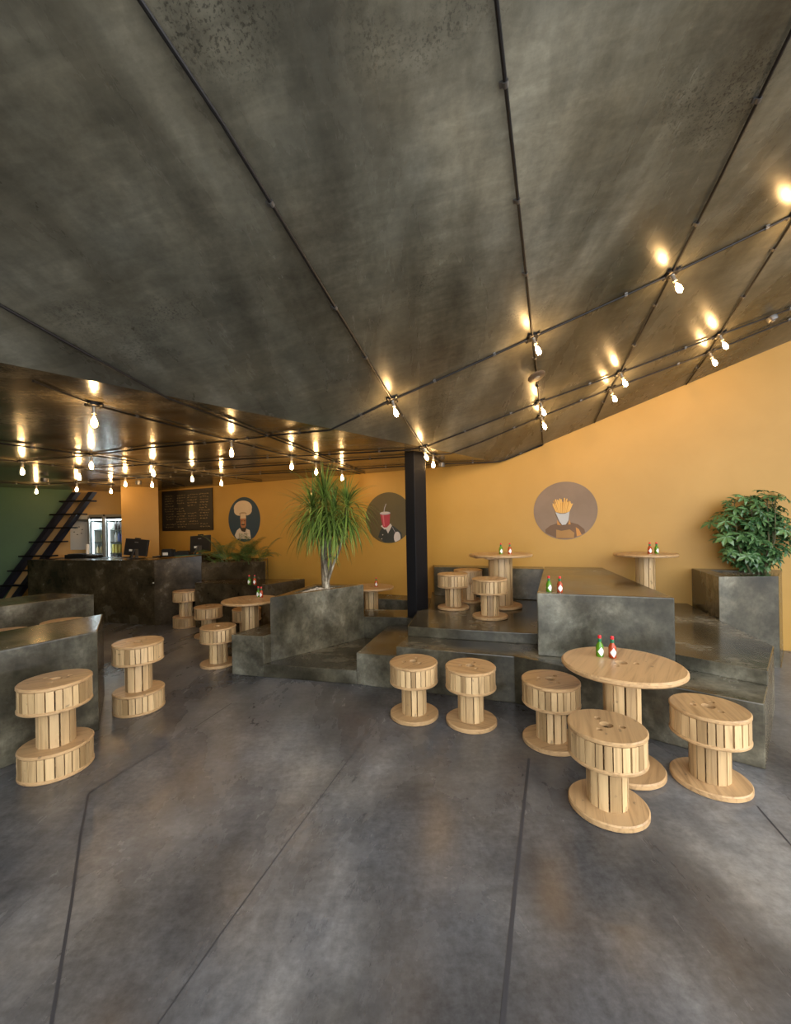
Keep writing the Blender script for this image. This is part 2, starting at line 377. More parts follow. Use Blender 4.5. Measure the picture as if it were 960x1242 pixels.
# the raised platform on the right
kR = at(625, 853, 0); eR = at(929.4, 933.7, 0); gR = at(932, 814.4, .51); nT = at(945.7, 699, .97); nW = at(948.6, 690.5, .97)
nL = at(873.2, 751.5, .51); nB = at(832, 688.4, .97)
ed = Vector((nT.x-eR.x, nT.y-eR.y, 0)).normalized()       # the diagonal end face
def end_at(Y): t = (Y-eR.y)/ed.y; return Vector((eR.x+ed.x*t, Y, 0))
te = (6.81-.43*eR.x-eR.y)/(ed.y+.43*ed.x); eW = Vector((eR.x+ed.x*te, eR.y+ed.y*te-.004, 0))
M0 = at(653, 795.2, .41); M1 = at(820.2, 794.2, .51); M2 = at(660.7, 687.4, .96); M3 = at(721.7, 686.7, .96)
M2.y = min(M2.y, wall_y(M2.x)-.004); M3.y = wall_y(M3.x)-.004
plat = empty('concrete_platform', (0, 0, 0), 'raised grey concrete platform with two levels along the ochre wall at right', 'platform')
b = MB(); b.prism([xy(p) for p in (cG, kR, eR, end_at(3.325), (nL.x-.03, nL.y-.03), (nB.x-.03, nB.y), (.575, wall_y(.575)-.006), (colC.x+.012, colC.y-.012), (colB.x+.005, colB.y-.03), c2)], 0, .41)
b.build('lower_step', M_BLOCK, plat, bevel=.008)
def along(a, b, t): return Vector((a.x+(b.x-a.x)*t, a.y+(b.y-a.y)*t, 0))
mL = along(M0, M2, .145)
gm = at(624, 767.7, .51); g580 = at(560, 764.0, .51)
b = MB(); b.prism([xy(p) for p in (c2, g580, gm, mL, M2, (.58, wall_y(.58)-.006), (colC.x+.014, colC.y-.012), (colB.x+.012, colB.y-.03))], .41, .512)
b.build('upper_deck', M_BLOCK, plat, bevel=.007)
eg = end_at(gR.y)
b = MB(); e33 = end_at(3.33)                          # a notch is left between the deck edge and the planter face
b.prism([xy(p) for p in (M1, eg, e33, (nL.x-.010, nL.y-.010), (nB.x-.012, nB.y), M3)], .41, .512)
b.build('upper_deck', M_BLOCK, plat, bevel=.007)
block('concrete_table_block', [M0, M1, M3, M2], .412, .96, 'large square-fronted concrete block on the platform holding two sauce bottles', 'bench')
# back bench of the platform
block('concrete_bench', [(.585, 6.19), (2.06, 5.56), (2.16, wall_y(2.16)-.004), (.60, wall_y(.60)-.004)], .514, .955, 'concrete bench along the ochre wall behind the tall spool table', 'bench')
nB = Vector((nB.x, wall_y(nB.x)-.004, 0))
nTs = Vector((nT.x-.006, nT.y, 0)); nWs = Vector((eW.x-.006, eW.y, 0))
o, bed2 = planter([nL, nTs, nWs, nB], .0, .97, .6, 'concrete_planter', 'grey concrete planter at right end of the platform holding the leafy shrub')
bed2 = [tuple(p) for p in bed2]
gravel(bed2, .945, 120, 'dark gravel under the leafy shrub in the right planter', 4, .016, M_BLOCK)

# counter at left
s0 = at(188, 758.5, 0); lc = at_depth(33, 679, 7.47); rc = at_depth(244.7, 702, 6.99)
cnt = empty('concrete_counter', (s0.x, s0.y, 0), 'long dark concrete service counter below the hanging bulbs at left', 'counter')
def loc(p): return (p[0]-s0.x, p[1]-s0.y)
b = MB(); b.prism([loc(p) for p in (lc, s0, (s0.x+.05, s0.y+.62), (lc.x+.04, lc.y+.30))], 0, 1.105); b.build('front_panel', M_COUNTER, cnt, bevel=.006)
b = MB(); pr = [loc(p) for p in (s0, rc, (rc.x+.1, rc.y+.55), (s0.x+.055, s0.y+.62))]
b.add([(p[0]+.004, p[1], 0) for p in pr]+[(p[0]+.004, p[1], z) for p, z in zip(pr, (1.105, 1.155, 1.155, 1.105))], [(3, 2, 1, 0), (4, 5, 6, 7), (0, 1, 5, 4), (1, 2, 6, 5), (2, 3, 7, 6), (3, 0, 4, 7)])
b.build('side_panel', M_COUNTER, cnt, bevel=.006)
b = MB(); b.box((0, 0, 0), (.02, .012, .02)); q = b.build('outlet', M_WHITE, cnt); q.location = (-.01, -.006, .72)

# planter box and bar block beyond the counter
k0 = at(246, 704.7, .74); k1 = at(293.9, 701.9, .74); k2 = at(322, 701.9, .74)
k0 = Vector((rc.x+.012, rc.y-.03, 0))
PB = [k0, k1, k2, (-2.52, 7.84), (-3.25, 8.17)]
o, bed3 = planter(PB, 0, 1.035, .8, 'concrete_planter', 'dark concrete planter box at the end of the service counter holding the small palm', m=M_COUNTER)
bed3 = [tuple(p) for p in bed3]
b = MB(); cen3 = (sum(p[0] for p in bed3)/5, sum(p[1] for p in bed3)/5)
b.prism([(cen3[0]+(p[0]-cen3[0])*.97, cen3[1]+(p[1]-cen3[1])*.97) for p in bed3], .966, 1.0)
tag(b.build('soil', M_SOIL), 'dark soil bed under the small palm', 'soil', None, 'stuff')
h0 = at(236.3, 706.5, .74); h1 = at(318, 710, .74); h2 = at(370, 702, .74)
block('concrete_bar', [h0, h1, h2, (k2.x, k2.y-.012), (k1.x, k1.y-.012), (k0.x+.02, k0.y-.012), (h0.x+.03, h0.y+.25)], 0, .74, 'dark low concrete bar block in front of the small palm holding two sauce bottles', 'bar', M_COUNTER)

# ------------------------------------------------------------------ spool furniture
def fill(loops):
    bm = bmesh.new(); idx = []; es = []
    for lp in loops:
        vs = [bm.verts.new((x, y, 0)) for x, y in lp]; idx += vs
        es += [bm.edges.new((vs[i], vs[(i+1) % len(vs)])) for i in range(len(vs))]
    bm.verts.index_update()
    order = {v: i for i, v in enumerate(idx)}
    r = bmesh.ops.triangle_fill(bm, use_beauty=True, use_dissolve=False, edges=es, normal=(0, 0, 1))
    tris = [[order[v] for v in f.verts] for f in bm.faces if all(v in order for v in f.verts)]
    n = [f.normal.z for f in bm.faces]; bm.free()
    pts = [p for lp in loops for p in lp]; out = []
    for t in tris:
        a, b, c_ = (pts[i] for i in t)
        ar = (b[0]-a[0])*(c_[1]-a[1])-(b[1]-a[1])*(c_[0]-a[0])
        out.append(t if ar > 0 else t[::-1])
    return out
def circ(x, y, r, n): return [(x+r*math.cos(2*PI*i/n), y+r*math.sin(2*PI*i/n)) for i in range(n)]
def holed_disc(r, z0, z1, holes, n=56, e=.006, wob=None):
    outer = [(math.cos(2*PI*i/n), math.sin(2*PI*i/n)) for i in range(n)]
    loops = [[(x*(r-e), y*(r-e)) for x, y in outer]]+[circ(*h, 18) for h in holes]
    tris = fill(loops); pts = [p for lp in loops for p in lp]; N = len(pts)
    b = MB(); vs = [(x, y, z1) for x, y in pts]+[(x, y, z0) for x, y in pts]
    vs += [(x*r, y*r, z1-e) for x, y in outer]+[(x*r, y*r, z0+e) for x, y in outer]
    A = 2*N; B = 2*N+n; fs = [t for t in tris]+[[i+N for i in t[::-1]] for t in tris]
    for i in range(n):
        j = (i+1) % n
        fs += [[A+i, A+j, j, i], [B+i, B+j, A+j, A+i], [N+i, N+j, B+j, B+i]]
    o = n
    for h in holes:
        for i in range(18):
            j = (i+1) % 18; fs.append([o+i, o+j, N+o+j, N+o+i])
        o += 18
    return b.add(vs, fs)
def slats(r, z0, z1, num, th=.014, gap=.17, seed=1, core=True):
    R = random.Random(seed); b = MB(); ws = [R.uniform(.8, 1.2) for _ in range(num)]; tot = sum(ws); a = 0
    for w_ in ws:
        da = 2*PI*w_/tot; g_ = min(gap*da, .010/r)*R.uniform(.5, 1.2); p0, p1 = a+g_/2, a+da-g_/2; a += da
        dr = R.uniform(-.0018, .0012); ro = r+dr; ri = ro-th; z_ = R.uniform(-.001, .001)
        pts = []
        for rr in (ro, ri):
            for p in (p0, (p0+p1)/2, p1): pts.append((rr*math.cos(p), rr*math.sin(p)))
        # outer face kept flat like a plank
        m0 = ((pts[0][0]+pts[2][0])/2, (pts[0][1]+pts[2][1])/2); pts[1] = ((pts[1][0]+m0[0])/2, (pts[1][1]+m0[1])/2)
        poly = [pts[0], pts[1], pts[2], pts[5], pts[4], pts[3]]
        b.prism(poly, z0+z_, z1-abs(z_))
    return b
HOLES = [(0, 0, .035)]+[(.078*math.cos(a), .078*math.sin(a), .0165) for a in (.5, 2.6, 4.7)]
def stool_seat(root, h, r):
    z = h
    holed_disc(r, z-.024, z, HOLES).build('seat', M_DISC, root, smooth=True)
    slats(r-.004, z-.150, z-.024, 27, seed=5).build('seat_drum', M_SLAT, root)
    holed_disc(r, z-.172, z-.150, [(0, 0, .03)]).build('lower_ring', M_DISC, root, smooth=True)
def make_stool(loc, label, rz):
    s = empty('spool_stool', loc, label, 'stool', 'cable spool stools', rz)
    stool_seat(s, .45, .199)
    slats(.104, .034, .278, 12, seed=9, th=.016).build('post', M_SLAT, s)
    holed_disc(.2, 0, .034, [(0, 0, .03)]).build('base', M_DISC, s, smooth=True)
    return s
def make_double(loc, label, rz):
    s = empty('double_drum_stool', loc, label, 'stool', 'tall double drum spool stools', rz)
    stool_seat(s, .595, .198)
    slats(.104, .178, .423, 12, seed=12, th=.016).build('post', M_SLAT, s)
    holed_disc(.2, .156, .178, [(0, 0, .03)]).build('base_top', M_DISC, s, smooth=True)
    slats(.196, .024, .156, 27, seed=15).build('base_drum', M_SLAT, s)
    holed_disc(.2, 0, .024, [(0, 0, .03)]).build('base', M_DISC, s, smooth=True)
    return s
THOLES = [(0, 0, .036)]+[(.085*math.cos(a), .085*math.sin(a), .0165) for a in (.9, 3.0, 5.1)]
def make_table(loc, label, rz, name='spool_table', R_=.352, rb=.233, rp=.107, h=.67, np_=11, seed=21):
    s = empty(name, loc, label, 'table', None, rz)
    holed_disc(R_, h-.034, h, THOLES, n=72, e=.010).build('tabletop', M_DISC, s, smooth=True)
    slats(rp, .036, h-.034, np_, seed=seed, th=.018).build('post', M_SLAT, s)
    holed_disc(rb, 0, .036, [(0, 0, .03)], n=60, e=.008).build('base', M_DISC, s, smooth=True)
    return s
ST = [(.128, 3.315, 0, .7, 'pine spool stool before the platform, left one of the pair nearest the tree planter'),
      (.575, 3.180, 0, 2.6, 'pale pine spool stool before the platform front, right one of the pair'),
      (1.093, 2.869, 0, .3, 'pale pine spool stool left of the front table, partly behind the nearest stool'),
      (1.137, 2.193, 0, 1.2, 'pale pine spool stool nearest the camera, in front of the front table'),
      (1.856, 2.394, 0, 4.4, 'pale pine spool stool right of the front table, beside the platform end')]
def gp(px, d, z=0):                                   # ground point at a column of the survey and a depth
    r = ray(px, YH+F*(EYE-z)/d); return (r[0]*d, d, z)
c1 = gp(265.4, 4.70); c2_ = gp(252.6, 6.01); c3 = gp(301, 5.80)
ST += [(c1[0], c1[1], 0, 1.9, 'spool stool at the low concrete bench corner, front of three by the round table'),
       (c2_[0]+.02, c2_[1]-.02, 0, .2, 'spool stool behind the front one at the round table, beside the dark bar block'),
       (c3[0], c3[1]-.03, 0, 3.3, 'spool stool half hidden behind the post of the round table')]
pa = gp(550.3, 5.165, .513); pb = gp(568.6, 5.635, .513); pc = gp(594.8, 4.60, .513)
ST += [(*pa, .4, 'spool stool on the platform left of the tall table, nearest the black column'),
       (*pb, 2.2, 'spool stool on the platform farthest back, partly hidden behind two others'),
       (*pc, 1.1, 'spool stool on the platform in front of the tall table, nearest the platform edge')]
proto = None
for (x, y, z, rz, lab) in ST:
    if proto is None: proto = make_stool((x, y, z), lab, rz)
    else: dup(proto, (x, y, z), rz, lab)
b3 = gp(228.2, 6.66); b4 = gp(77.5, 4.47); b5 = gp(5.5, 4.02)
DT = [(-2.281, 2.657, .4, 'double drum spool stool nearest the camera at left, against the front concrete bar'),
      (-2.305, 3.548, .9, 'double drum spool stool standing free past the end of the front concrete bar'),
      (b3[0]-.03, b3[1], 2.0, 'double drum spool stool against the dark counter, cut off by the bar block'),
      (b4[0], b4[1], .2, 'double drum stool between the two left concrete bars, its round seat showing at right'),
      (b5[0], b5[1], 1.4, 'double drum stool between the two left concrete bars, cut by the left picture edge')]
proto2 = None
for (x, y, rz, lab) in DT:
    if proto2 is None: proto2 = make_double((x, y, 0), lab, rz)
    else: dup(proto2, (x, y, 0), rz, lab)
tf = at(757.3, 805, .67); tf = gp(757.6, 2.542)
T_FRONT = (gp(756.5, 2.542)[0], 2.542, 0)
tab = make_table(T_FRONT, 'round spool table on the floor at front right with two sauce bottles', .9)
ta = gp(304.6, 5.216); tb = gp(451.5, 6.20); tc = gp(784, 5.03, .513)
dup(tab, ta, 2.1, 'round spool table left of the tree planter, among three stools')
dup(tab, tb, 3.3, 'round spool table behind the tree planter with one sauce bottle')
dup(tab, tc, 4.0, 'round spool table on the platform between the big block and the shrub planter')
td = gp(608.3, 5.21, .513)
tall = make_table(td, 'widest spool table with a thick post on the platform, behind three stools', .4, 'large_spool_table', .402, .265, .152, .69, 14, 31)
b = MB(); b.bar((-.30, -.10, .645), (.30, -.10, .645), .06, .022); b.bar((-.30, .12, .645), (.30, .12, .645), .06, .022); b.build('batten', M_DISC, tall)

# ------------------------------------------------------------------ sauce bottles
def make_bottle(loc, red, label, rz):
    s = empty('sauce_bottle', loc, label, 'bottle', 'hot sauce bottles', rz)
    b = MB(); b.lathe([(.0, 0), (.021, 0), (.0235, .004), (.0235, .066), (.021, .078), (.012, .092), (.0095, .100), (.0095, .112), (.0, .112)], 20)
    b.build('glass_body', M_REDSAUCE if red else M_GREENSAUCE, s, smooth=True)
    b = MB(); b.lathe([(.0098, .098), (.0112, .100), (.0112, .120), (.0098, .122)], 16); b.build('neck_foil', M_GREENFOIL, s, smooth=True)
    b = MB(); b.lathe([(.0, .121), (.0100, .121), (.0110, .123), (.0110, .138), (.0098, .141), (.0, .141)], 16); b.build('cap', M_REDCAP, s, smooth=True)
    for ang in (-PI/2, PI/2):
        b = MB(); n_ = 9; vs = []
        for i in range(n_):
            u = -1+2*i/(n_-1); a = ang+u*.95; hh = .030*(1-abs(u))+.0015
            for zz in (-hh, hh): vs.append((.0241*math.cos(a), .0241*math.sin(a), .037+zz))
        fs = [[2*i, 2*i+2, 2*i+3, 2*i+1] for i in range(n_-1)]
        b.add(vs, fs); b.build('paper_label', M_CREAM, s)
    return s
BT = [(at(728, 796.0, .67), 0, 'front round table at right'), (at(743.3, 797.5, .67), 1, 'front round table at right'),
      (at(666.2, 717.6, .96), 0, 'big concrete block on the platform'), (at(679.6, 718.2, .96), 1, 'big concrete block on the platform'),
      (gp(608.0, 5.16, 1.203), 0, 'widest spool table on the platform'), (gp(618.8, 5.12, 1.203), 1, 'widest spool table on the platform'),
      (gp(788.8, 4.98, 1.183), 1, 'round table beside the shrub planter'), (gp(797.0, 4.98, 1.183), 0, 'round table beside the shrub planter'),
      (at(302.6, 708.6, .74), 0, 'dark bar block before the small palm'), (at(309.2, 708.6, .74), 1, 'dark bar block before the small palm'),
      (at(313.6, 724.0, .67), 0, 'round table left of the tree planter'), (at(317.2, 724.6, .67), 1, 'round table left of the tree planter'),
      (at(456.6, 711.6, .67), 1, 'round table behind the tree planter')]
gproto = rproto = None
for (p, red, where) in BT:
    z = {'f': .67}.get('x', p[2]); lab = ('red' if red else 'green')+' hot sauce bottle with red cap on the '+where
    rz = rnd.uniform(-.25, .45)
    if red:
        if rproto is None: rproto = make_bottle(p, 1, lab, rz)
        else: dup(rproto, p, rz, lab)
    else:
        if gproto is None: gproto = make_bottle(p, 0, lab, rz)
        else: dup(gproto, p, rz, lab)

# ------------------------------------------------------------------ steel column
b = MB(); hh = ZC-.412; cols = [Vector((colA.x, colA.y, 0)), Vector((colB.x, colB.y, 0)), Vector((colB.x, colB.y, 0))+dcol, Vector((colA.x, colA.y, 0))+dcol]
cc = sum(cols, Vector())/4
col = empty('steel_column', (cc.x, cc.y, .412), 'black steel column standing at the platform corner below the ceiling fold', 'column')
b.prism([(p.x-cc.x, p.y-cc.y) for p in cols], .010, hh); b.build('shaft', M_STEEL, col, bevel=.006)
b = MB(); b.prism([((p.x-cc.x)*1.03, (p.y-cc.y)*1.03) for p in cols], 0, .010); b.build('base_plate', M_STEEL, col)

# ------------------------------------------------------------------ conduits and bulbs
NS = Vector((-SL*.704, SL*.711, 1)).normalized()      # up normal of the folded ceiling
OFF = .016
def sp(x, y): return on_slope(x, y, OFF)
def fp(x, y): return at(x, y, ZC-OFF)
def crease(a, b):                                     # where a run passes the fold
    def s(p): return p.y-(4.511+.99*p.x)
    t = s(a)/(s(a)-s(b)); p = a+(b-a)*t; p.z = ZC-OFF; return p
clamp_me = None
def conduit(pts, label, step=.55):
    global clamp_me
    e = pts[0]-pts[1]                                 # runs that leave the picture go on across the ceiling
    px, py = 480+F*pts[0].x/pts[0].y, YH-F*(pts[0].z-EYE)/pts[0].y
    if px < -3 or px > 963 or py < -3:
        t = 1.6/e.length
        while t > 0 and not (-9.3 < (pts[0]+e*t).x < RX-.15 and (pts[0]+e*t).y > FY+.1): t -= .05/e.length
        if t > 0: pts = [pts[0]+e*t]+pts[1:]
    o = pts[0]; root = empty('conduit', o, label, 'conduit', 'ceiling conduits')
    b = MB(); b.tube([p-o for p in pts], .0088, 8); b.build('pipe', M_PIPE, root, smooth=True)
    if clamp_me is None:
        m = MB(); m.lathe([(.0, -.011), (.0135, -.011), (.0135, .011), (.0, .011)], 10, M=Matrix.Rotation(PI/2, 4, 'Y')); m.box((0, .017, .004), (.022, .016, .010))
        q = m.build('clamp', M_CLAMP, root); clamp_me = q.data; bpy.data.objects.remove(q)
    for a, c_ in zip(pts[:-1], pts[1:]):
        L = (c_-a).length; k = int(L/step); d = (c_-a).normalized()
        for i in range(k):
            q = bpy.data.objects.new('clamp', clamp_me); COL.objects.link(q); q.parent = root
            q.location = a+d*(step*(i+.6))-o
            q.rotation_euler = d.to_track_quat('X', 'Z').to_euler()
def onflat(p): return at(p[0], p[1], ZC-OFF)
bulb_proto = None
def bulb(p, sloped, label):
    """junction box, socket and glowing bulb under a ceiling point"""
    global bulb_proto
    nrm = NS if sloped else Vector((0, 0, 1))
    rot = nrm.to_track_quat('Z', 'Y').to_euler()
    loc_ = p+nrm*OFF
    if bulb_proto is None:
        r = empty('filament_lamp', loc_, label, 'lamp', 'bare filament bulbs on the ceiling conduits'); r.rotation_euler = rot
        b = MB(); b.lathe([(.0, -.030), (.040, -.030), (.046, -.026), (.046, -.004), (.042, 0), (.0, 0)], 20)
        for a in range(4): b.tube([(.040*math.cos(a*PI/2), .040*math.sin(a*PI/2), -.015), (.066*math.cos(a*PI/2), .066*math.sin(a*PI/2), -.015)], .0125, 8)
        b.build('junction_box', M_PIPE, r, smooth=True)
        b = MB(); b.lathe([(.0, -.085), (.017, -.085), (.0175, -.070), (.013, -.066), (.013, -.036), (.018, -.030), (.0, -.030)], 16); b.build('socket', M_BRASS, r, smooth=True)
        b = MB(); b.lathe([(.0125, -.083), (.0145, -.092), (.022, -.120), (.029, -.148), (.0305, -.165), (.027, -.182), (.018, -.193), (.006, -.198)], 18); gl = b.build('glass_bulb', M_BULBGLASS, r, smooth=True)
        b = MB(); b.lathe([(.003, -.100), (.012, -.118), (.019, -.140), (.021, -.158), (.017, -.176), (.006, -.186)], 8); b.build('filament', M_BULB, gl, smooth=True)
        bulb_proto = r
    else: dup(bulb_proto, loc_, 0, label, rot=rot)
FN = {1: (114, 491), 2: (27, 560), 3: (44, 588), 4: (96, 568), 5: (93, 585), 6: (110.7, 552), 7: (134.6, 588), 8: (152, 578), 9: (186, 563), 10: (184.4, 579), 11: (233, 571), 12: (280.8, 534.6), 13: (353.7, 553.6), 14: (383.6, 561.5), 15: (415, 570), 16: (268.5, 577)}
FL = {1: 'bare glowing bulb on the low ceiling nearest the camera, largest at far left',
      2: 'bare glowing bulb on the low ceiling closest to the left picture edge', 3: 'bare glowing bulb low in front of the green wall at left',
      4: 'bare glowing bulb just above the bulb by the top of the black stair', 5: 'bare glowing bulb in front of the top of the black stair',
      6: 'second nearest glowing bulb at left, hanging below the largest one', 7: 'bare glowing bulb straight above the drinks fridges',
      8: 'bare glowing bulb above the left side of the ochre pier', 9: 'upper of two glowing bulbs left of the chalkboard',
      10: 'lower of two glowing bulbs left of the chalkboard', 11: 'bare glowing bulb in front of the top of the chalkboard',
      12: 'large glowing bulb right of the chalkboard on the second conduit crossing', 13: 'bare glowing bulb left of the spiky tree, upper one',
      14: 'bare glowing bulb just above the spiky tree top', 15: 'bare glowing bulb just right of the spiky tree top', 16: 'bare glowing bulb above the chef mural'}
for kk, p in FN.items(): bulb(onflat(p), False, FL[kk])
SB = [((476, 485.5), 'bare glowing bulb left of the black column head on the sloped ceiling'),
      ((514, 543), 'left of two glowing bulbs at the head of the black column'),
      ((646.6, 409.5), 'bare glowing bulb above the round ceiling plate'),
      ((655, 488), 'upper of two close glowing bulbs below the round ceiling plate'),
      ((656.4, 505.6), 'lower of two close glowing bulbs below the round ceiling plate'),
      ((814.8, 332.8), 'largest glowing bulb on the sloped ceiling at right'),
      ((752.8, 452.5), 'upper of two glowing bulbs in the middle of the right ceiling'),
      ((740.4, 472), 'lower of two glowing bulbs in the middle of the right ceiling, nearest the fries mural'),
      ((873, 406.5), 'upper of two glowing bulbs near the right wall edge of the ceiling'),
      ((860.8, 427.7), 'lower of two glowing bulbs near the right wall edge of the ceiling'),
      ((969, 257), 'bare glowing bulb at the right picture edge on the sloped ceiling')]
for p, lab in SB: bulb(sp(*p), True, lab)
bulb(fp(525.6, 551.8), False, 'right of two glowing bulbs at the head of the black column')

a2 = [sp(596, -60), sp(646.6, 409.5), sp(655, 488), sp(659, 539.5)]
conduit([sp(130, -60), sp(270, 150), sp(376, 323), sp(476, 485.5), sp(514, 543), fp(536, 562.6)], 'long dark conduit crossing the sloped ceiling from top left to the column head')
conduit(a2, 'dark conduit running nearly straight down the middle of the sloped ceiling past the round plate')
conduit([sp(985, -12), sp(877, 210), sp(814.8, 332.8), sp(752.8, 452.5), sp(740.4, 472), sp(721.5, 512.8)], 'dark conduit down the sloped ceiling from the top right corner')
conduit([sp(1000, 200), sp(968, 258), sp(873, 406.5), sp(860.8, 427.7), sp(833, 466.2)], 'dark conduit down the sloped ceiling nearest the right picture edge')
p0, p1 = sp(172, 465), fp(247, 499)
conduit([sp(-60, 333), sp(0, 370), sp(107, 430), p0, crease(p0, p1), p1, fp(443, 574.2)], 'dark conduit from the left picture edge across the fold towards the cup mural')
p0, p1 = sp(424, 513), fp(386, 522.5)
conduit([sp(1010, 238), sp(814.8, 332.8), sp(646.6, 409.5), sp(476, 485.5), crease(p0, p1), fp(331.6, 528), fp(280.8, 534.6), fp(185, 542.5), fp(110.7, 552), fp(27, 560)], 'dark cross conduit nearest the camera, through the largest right bulb')
conduit([sp(1010, 356), sp(873, 406.5), sp(752.8, 452.5), sp(655, 488), sp(514, 543), fp(492, 546), fp(430, 549.3), fp(353.7, 553.6), fp(266.5, 558), fp(186, 563), fp(96, 568)], 'second dark cross conduit, through the column head and the spiky tree bulbs')
p0, p1 = sp(587.5, 534.7), fp(526, 551.6)
conduit([sp(1010, 367), sp(860.8, 427.7), sp(740.4, 472), sp(656.4, 505.6), p0, crease(p0, p1), p1, fp(430, 557.8), fp(383.6, 561.5), fp(308, 565.6), fp(233, 571), fp(152, 578)], 'third dark cross conduit, through the bulb above the chef mural side')
conduit([sp(659, 539.5), sp(613, 558), fp(601, 560.2), fp(536, 562.6), fp(430, 569), fp(415, 570), fp(268.5, 577), fp(184.4, 579), fp(93, 585)], 'dark cross conduit closest to the ochre wall')
conduit([fp(40, 462), fp(114, 491), fp(280.8, 534.6), fp(353.7, 553.6), fp(383.6, 561.5), fp(415, 570), fp(437, 574.6)], 'dark conduit on the low ceiling through the largest left bulb to the spiky tree')
conduit([fp(-20, 535), fp(110.7, 552), fp(186, 563), fp(233, 571), fp(268.5, 577), fp(318, 584)], 'dark conduit on the low ceiling running to the chef mural')
conduit([fp(-20, 556), fp(27, 560), fp(96, 568), fp(152, 578), fp(184.4, 579), fp(224, 590)], 'dark conduit on the low ceiling running to the chalkboard')
conduit([fp(-15, 584), fp(44, 588), fp(93, 585), fp(134.6, 588)], 'dark conduit on the low ceiling farthest back by the green wall')
# round plate and small sensors
def disc_fix(p, nrm, r, h, name, label, cat, m, extra=True):
    o = empty(name, p, label, cat); o.rotation_euler = nrm.to_track_quat('Z', 'Y').to_euler()
    b = MB(); b.lathe([(.0, -h), (r*.86, -h), (r, -h*.6), (r, -.002), (0, -.002)], 28); b.build('cover', m, o, smooth=True)
    b = MB(); b.lathe([(.0, -h-.004), (r*.30, -h-.004), (r*.34, -h), (.0, -h)], 20); b.build('lens', M_GREY, o, smooth=True)
    return o
disc_fix(on_slope(650.8, 456, .034), NS, .085, .022, 'ceiling_plate', 'round bronze plate hanging on the middle conduit of the sloped ceiling', 'plate', plain('bronze', (.14, .10, .065), .5, .3))
disc_fix(on_slope(936, 384.5, .028), NS, .045, .05, 'smoke_detector', 'small grey detector on the conduit at the right picture edge', 'detector', M_CLAMP)
UPV = Vector((0, 0, 1))
disc_fix(at(536, 561.5, ZC-.026), UPV, .05, .06, 'smoke_detector', 'small grey detector right of the black column head', 'detector', M_CLAMP)
disc_fix(at(54, 580, ZC-.026), UPV, .05, .06, 'smoke_detector', 'small grey detector on the low ceiling before the green wall', 'detector', M_CLAMP)
disc_fix(at(168, 583, ZC-.026), UPV, .05, .07, 'smoke_detector', 'small grey detector on the low ceiling before the ochre pier', 'detector', M_CLAMP)

# ------------------------------------------------------------------ wall murals and chalkboard
UX = Vector((1, -.43, 0)).normalized(); WN = Vector((-.43, -1, 0)).normalized()
WM = Matrix((UX, UPV, WN)).transposed().to_4x4()          # local x along the wall, y up, z out of the wall
def mural(px, zc, rx, ry, name, label, shapes, mats):
    p = on_wall(px, 620, .003); p.z = zc
    b = MB()
    n_ = 64; rim = [(rx*math.cos(2*PI*i/n_), ry*math.sin(2*PI*i/n_)) for i in range(n_)]
    b.add([(x, y, -.002) for x, y in rim]+[(x, y, .002) for x, y in rim], [list(range(n_, 2*n_))]+[[i, (i+1) % n_, n_+(i+1) % n_, n_+i] for i in range(n_)], 0)
    z = .0025
    for mi, poly in shapes:
        # keep every painted shape inside the disc
        pp = []
        for x, y in poly:
            k = math.hypot(x/rx, y/ry); pp.append((x/k*.985, y/k*.985, z) if k > .985 else (x, y, z))
        b.add(pp, [list(range(len(pp)))], mi); z += .0004
    o = b.build(name, mats); o.matrix_world = Matrix.Translation(p) @ WM
    return tag(o, label, 'mural')
def ell(cx, cy, a, b_, n_=24, t0=0, t1=2*PI): return [(cx+a*math.cos(t0+(t1-t0)*i/n_), cy+b_*math.sin(t0+(t1-t0)*i/n_)) for i in range(n_)]
def rect(x0, y0, x1, y1): return [(x0, y0), (x1, y0), (x1, y1), (x0, y1)]
mp_ = lambda n_, a, b_: paint(n_, a, b_, .6)
blue = mp_('mural_blue', (.018, .045, .070), (.030, .060, .085)); hat = mp_('mural_cream', (.62, .47, .30), (.74, .60, .40)); hat2 = mp_('mural_tan', (.36, .25, .14), (.45, .33, .2))
skin = mp_('mural_skin', (.36, .14, .05), (.45, .2, .08)); dark = mp_('mural_dark', (.02, .016, .012), (.04, .03, .02)); coat = mp_('mural_coat', (.55, .47, .36), (.68, .6, .48))
mural(296, 1.81, .42, .455, 'wall_mural', 'oval blue wall mural of a chef in a tall puffy hat', [
    (1, ell(-.025, .235, .24, .15, 36)), (1, ell(-.12, .18, .14, .10)), (1, ell(.07, .18, .14, .10)), (3, ell(-.025, .115, .10, .035)), (1, [(-.10, .02), (.06, .02), (.045, .12), (-.085, .12)]),
    (4, [(-.095, .02), (.055, .02), (.052, -.12), (.02, -.19), (-.055, -.19), (-.09, -.12)]),
    (5, rect(-.075, -.035, -.035, -.022)), (5, rect(.0, -.035, .038, -.022)), (5, ell(-.02, -.105, .05, .014)), (3, ell(-.02, -.07, .016, .03)), (5, [(-.085, -.17), (.05, -.17), (.06, -.25), (-.06, -.25)]),
    (6, [(-.11, -.17), (-.06, -.24), (.03, -.26), (.06, -.19), (.15, -.22), (.19, -.42), (-.22, -.42), (-.25, -.32), (-.19, -.22)]),
    (3, [(-.14, -.28), (-.12, -.28), (-.10, -.43), (-.12, -.43)]), (5, ell(.02, -.29, .012, .012)), (5, ell(.03, -.35, .012, .012)), (3, [(.055, -.2), (.07, -.2), (.075, -.42), (.06, -.42)])],
    [blue, hat, blue, hat2, skin, dark, coat])
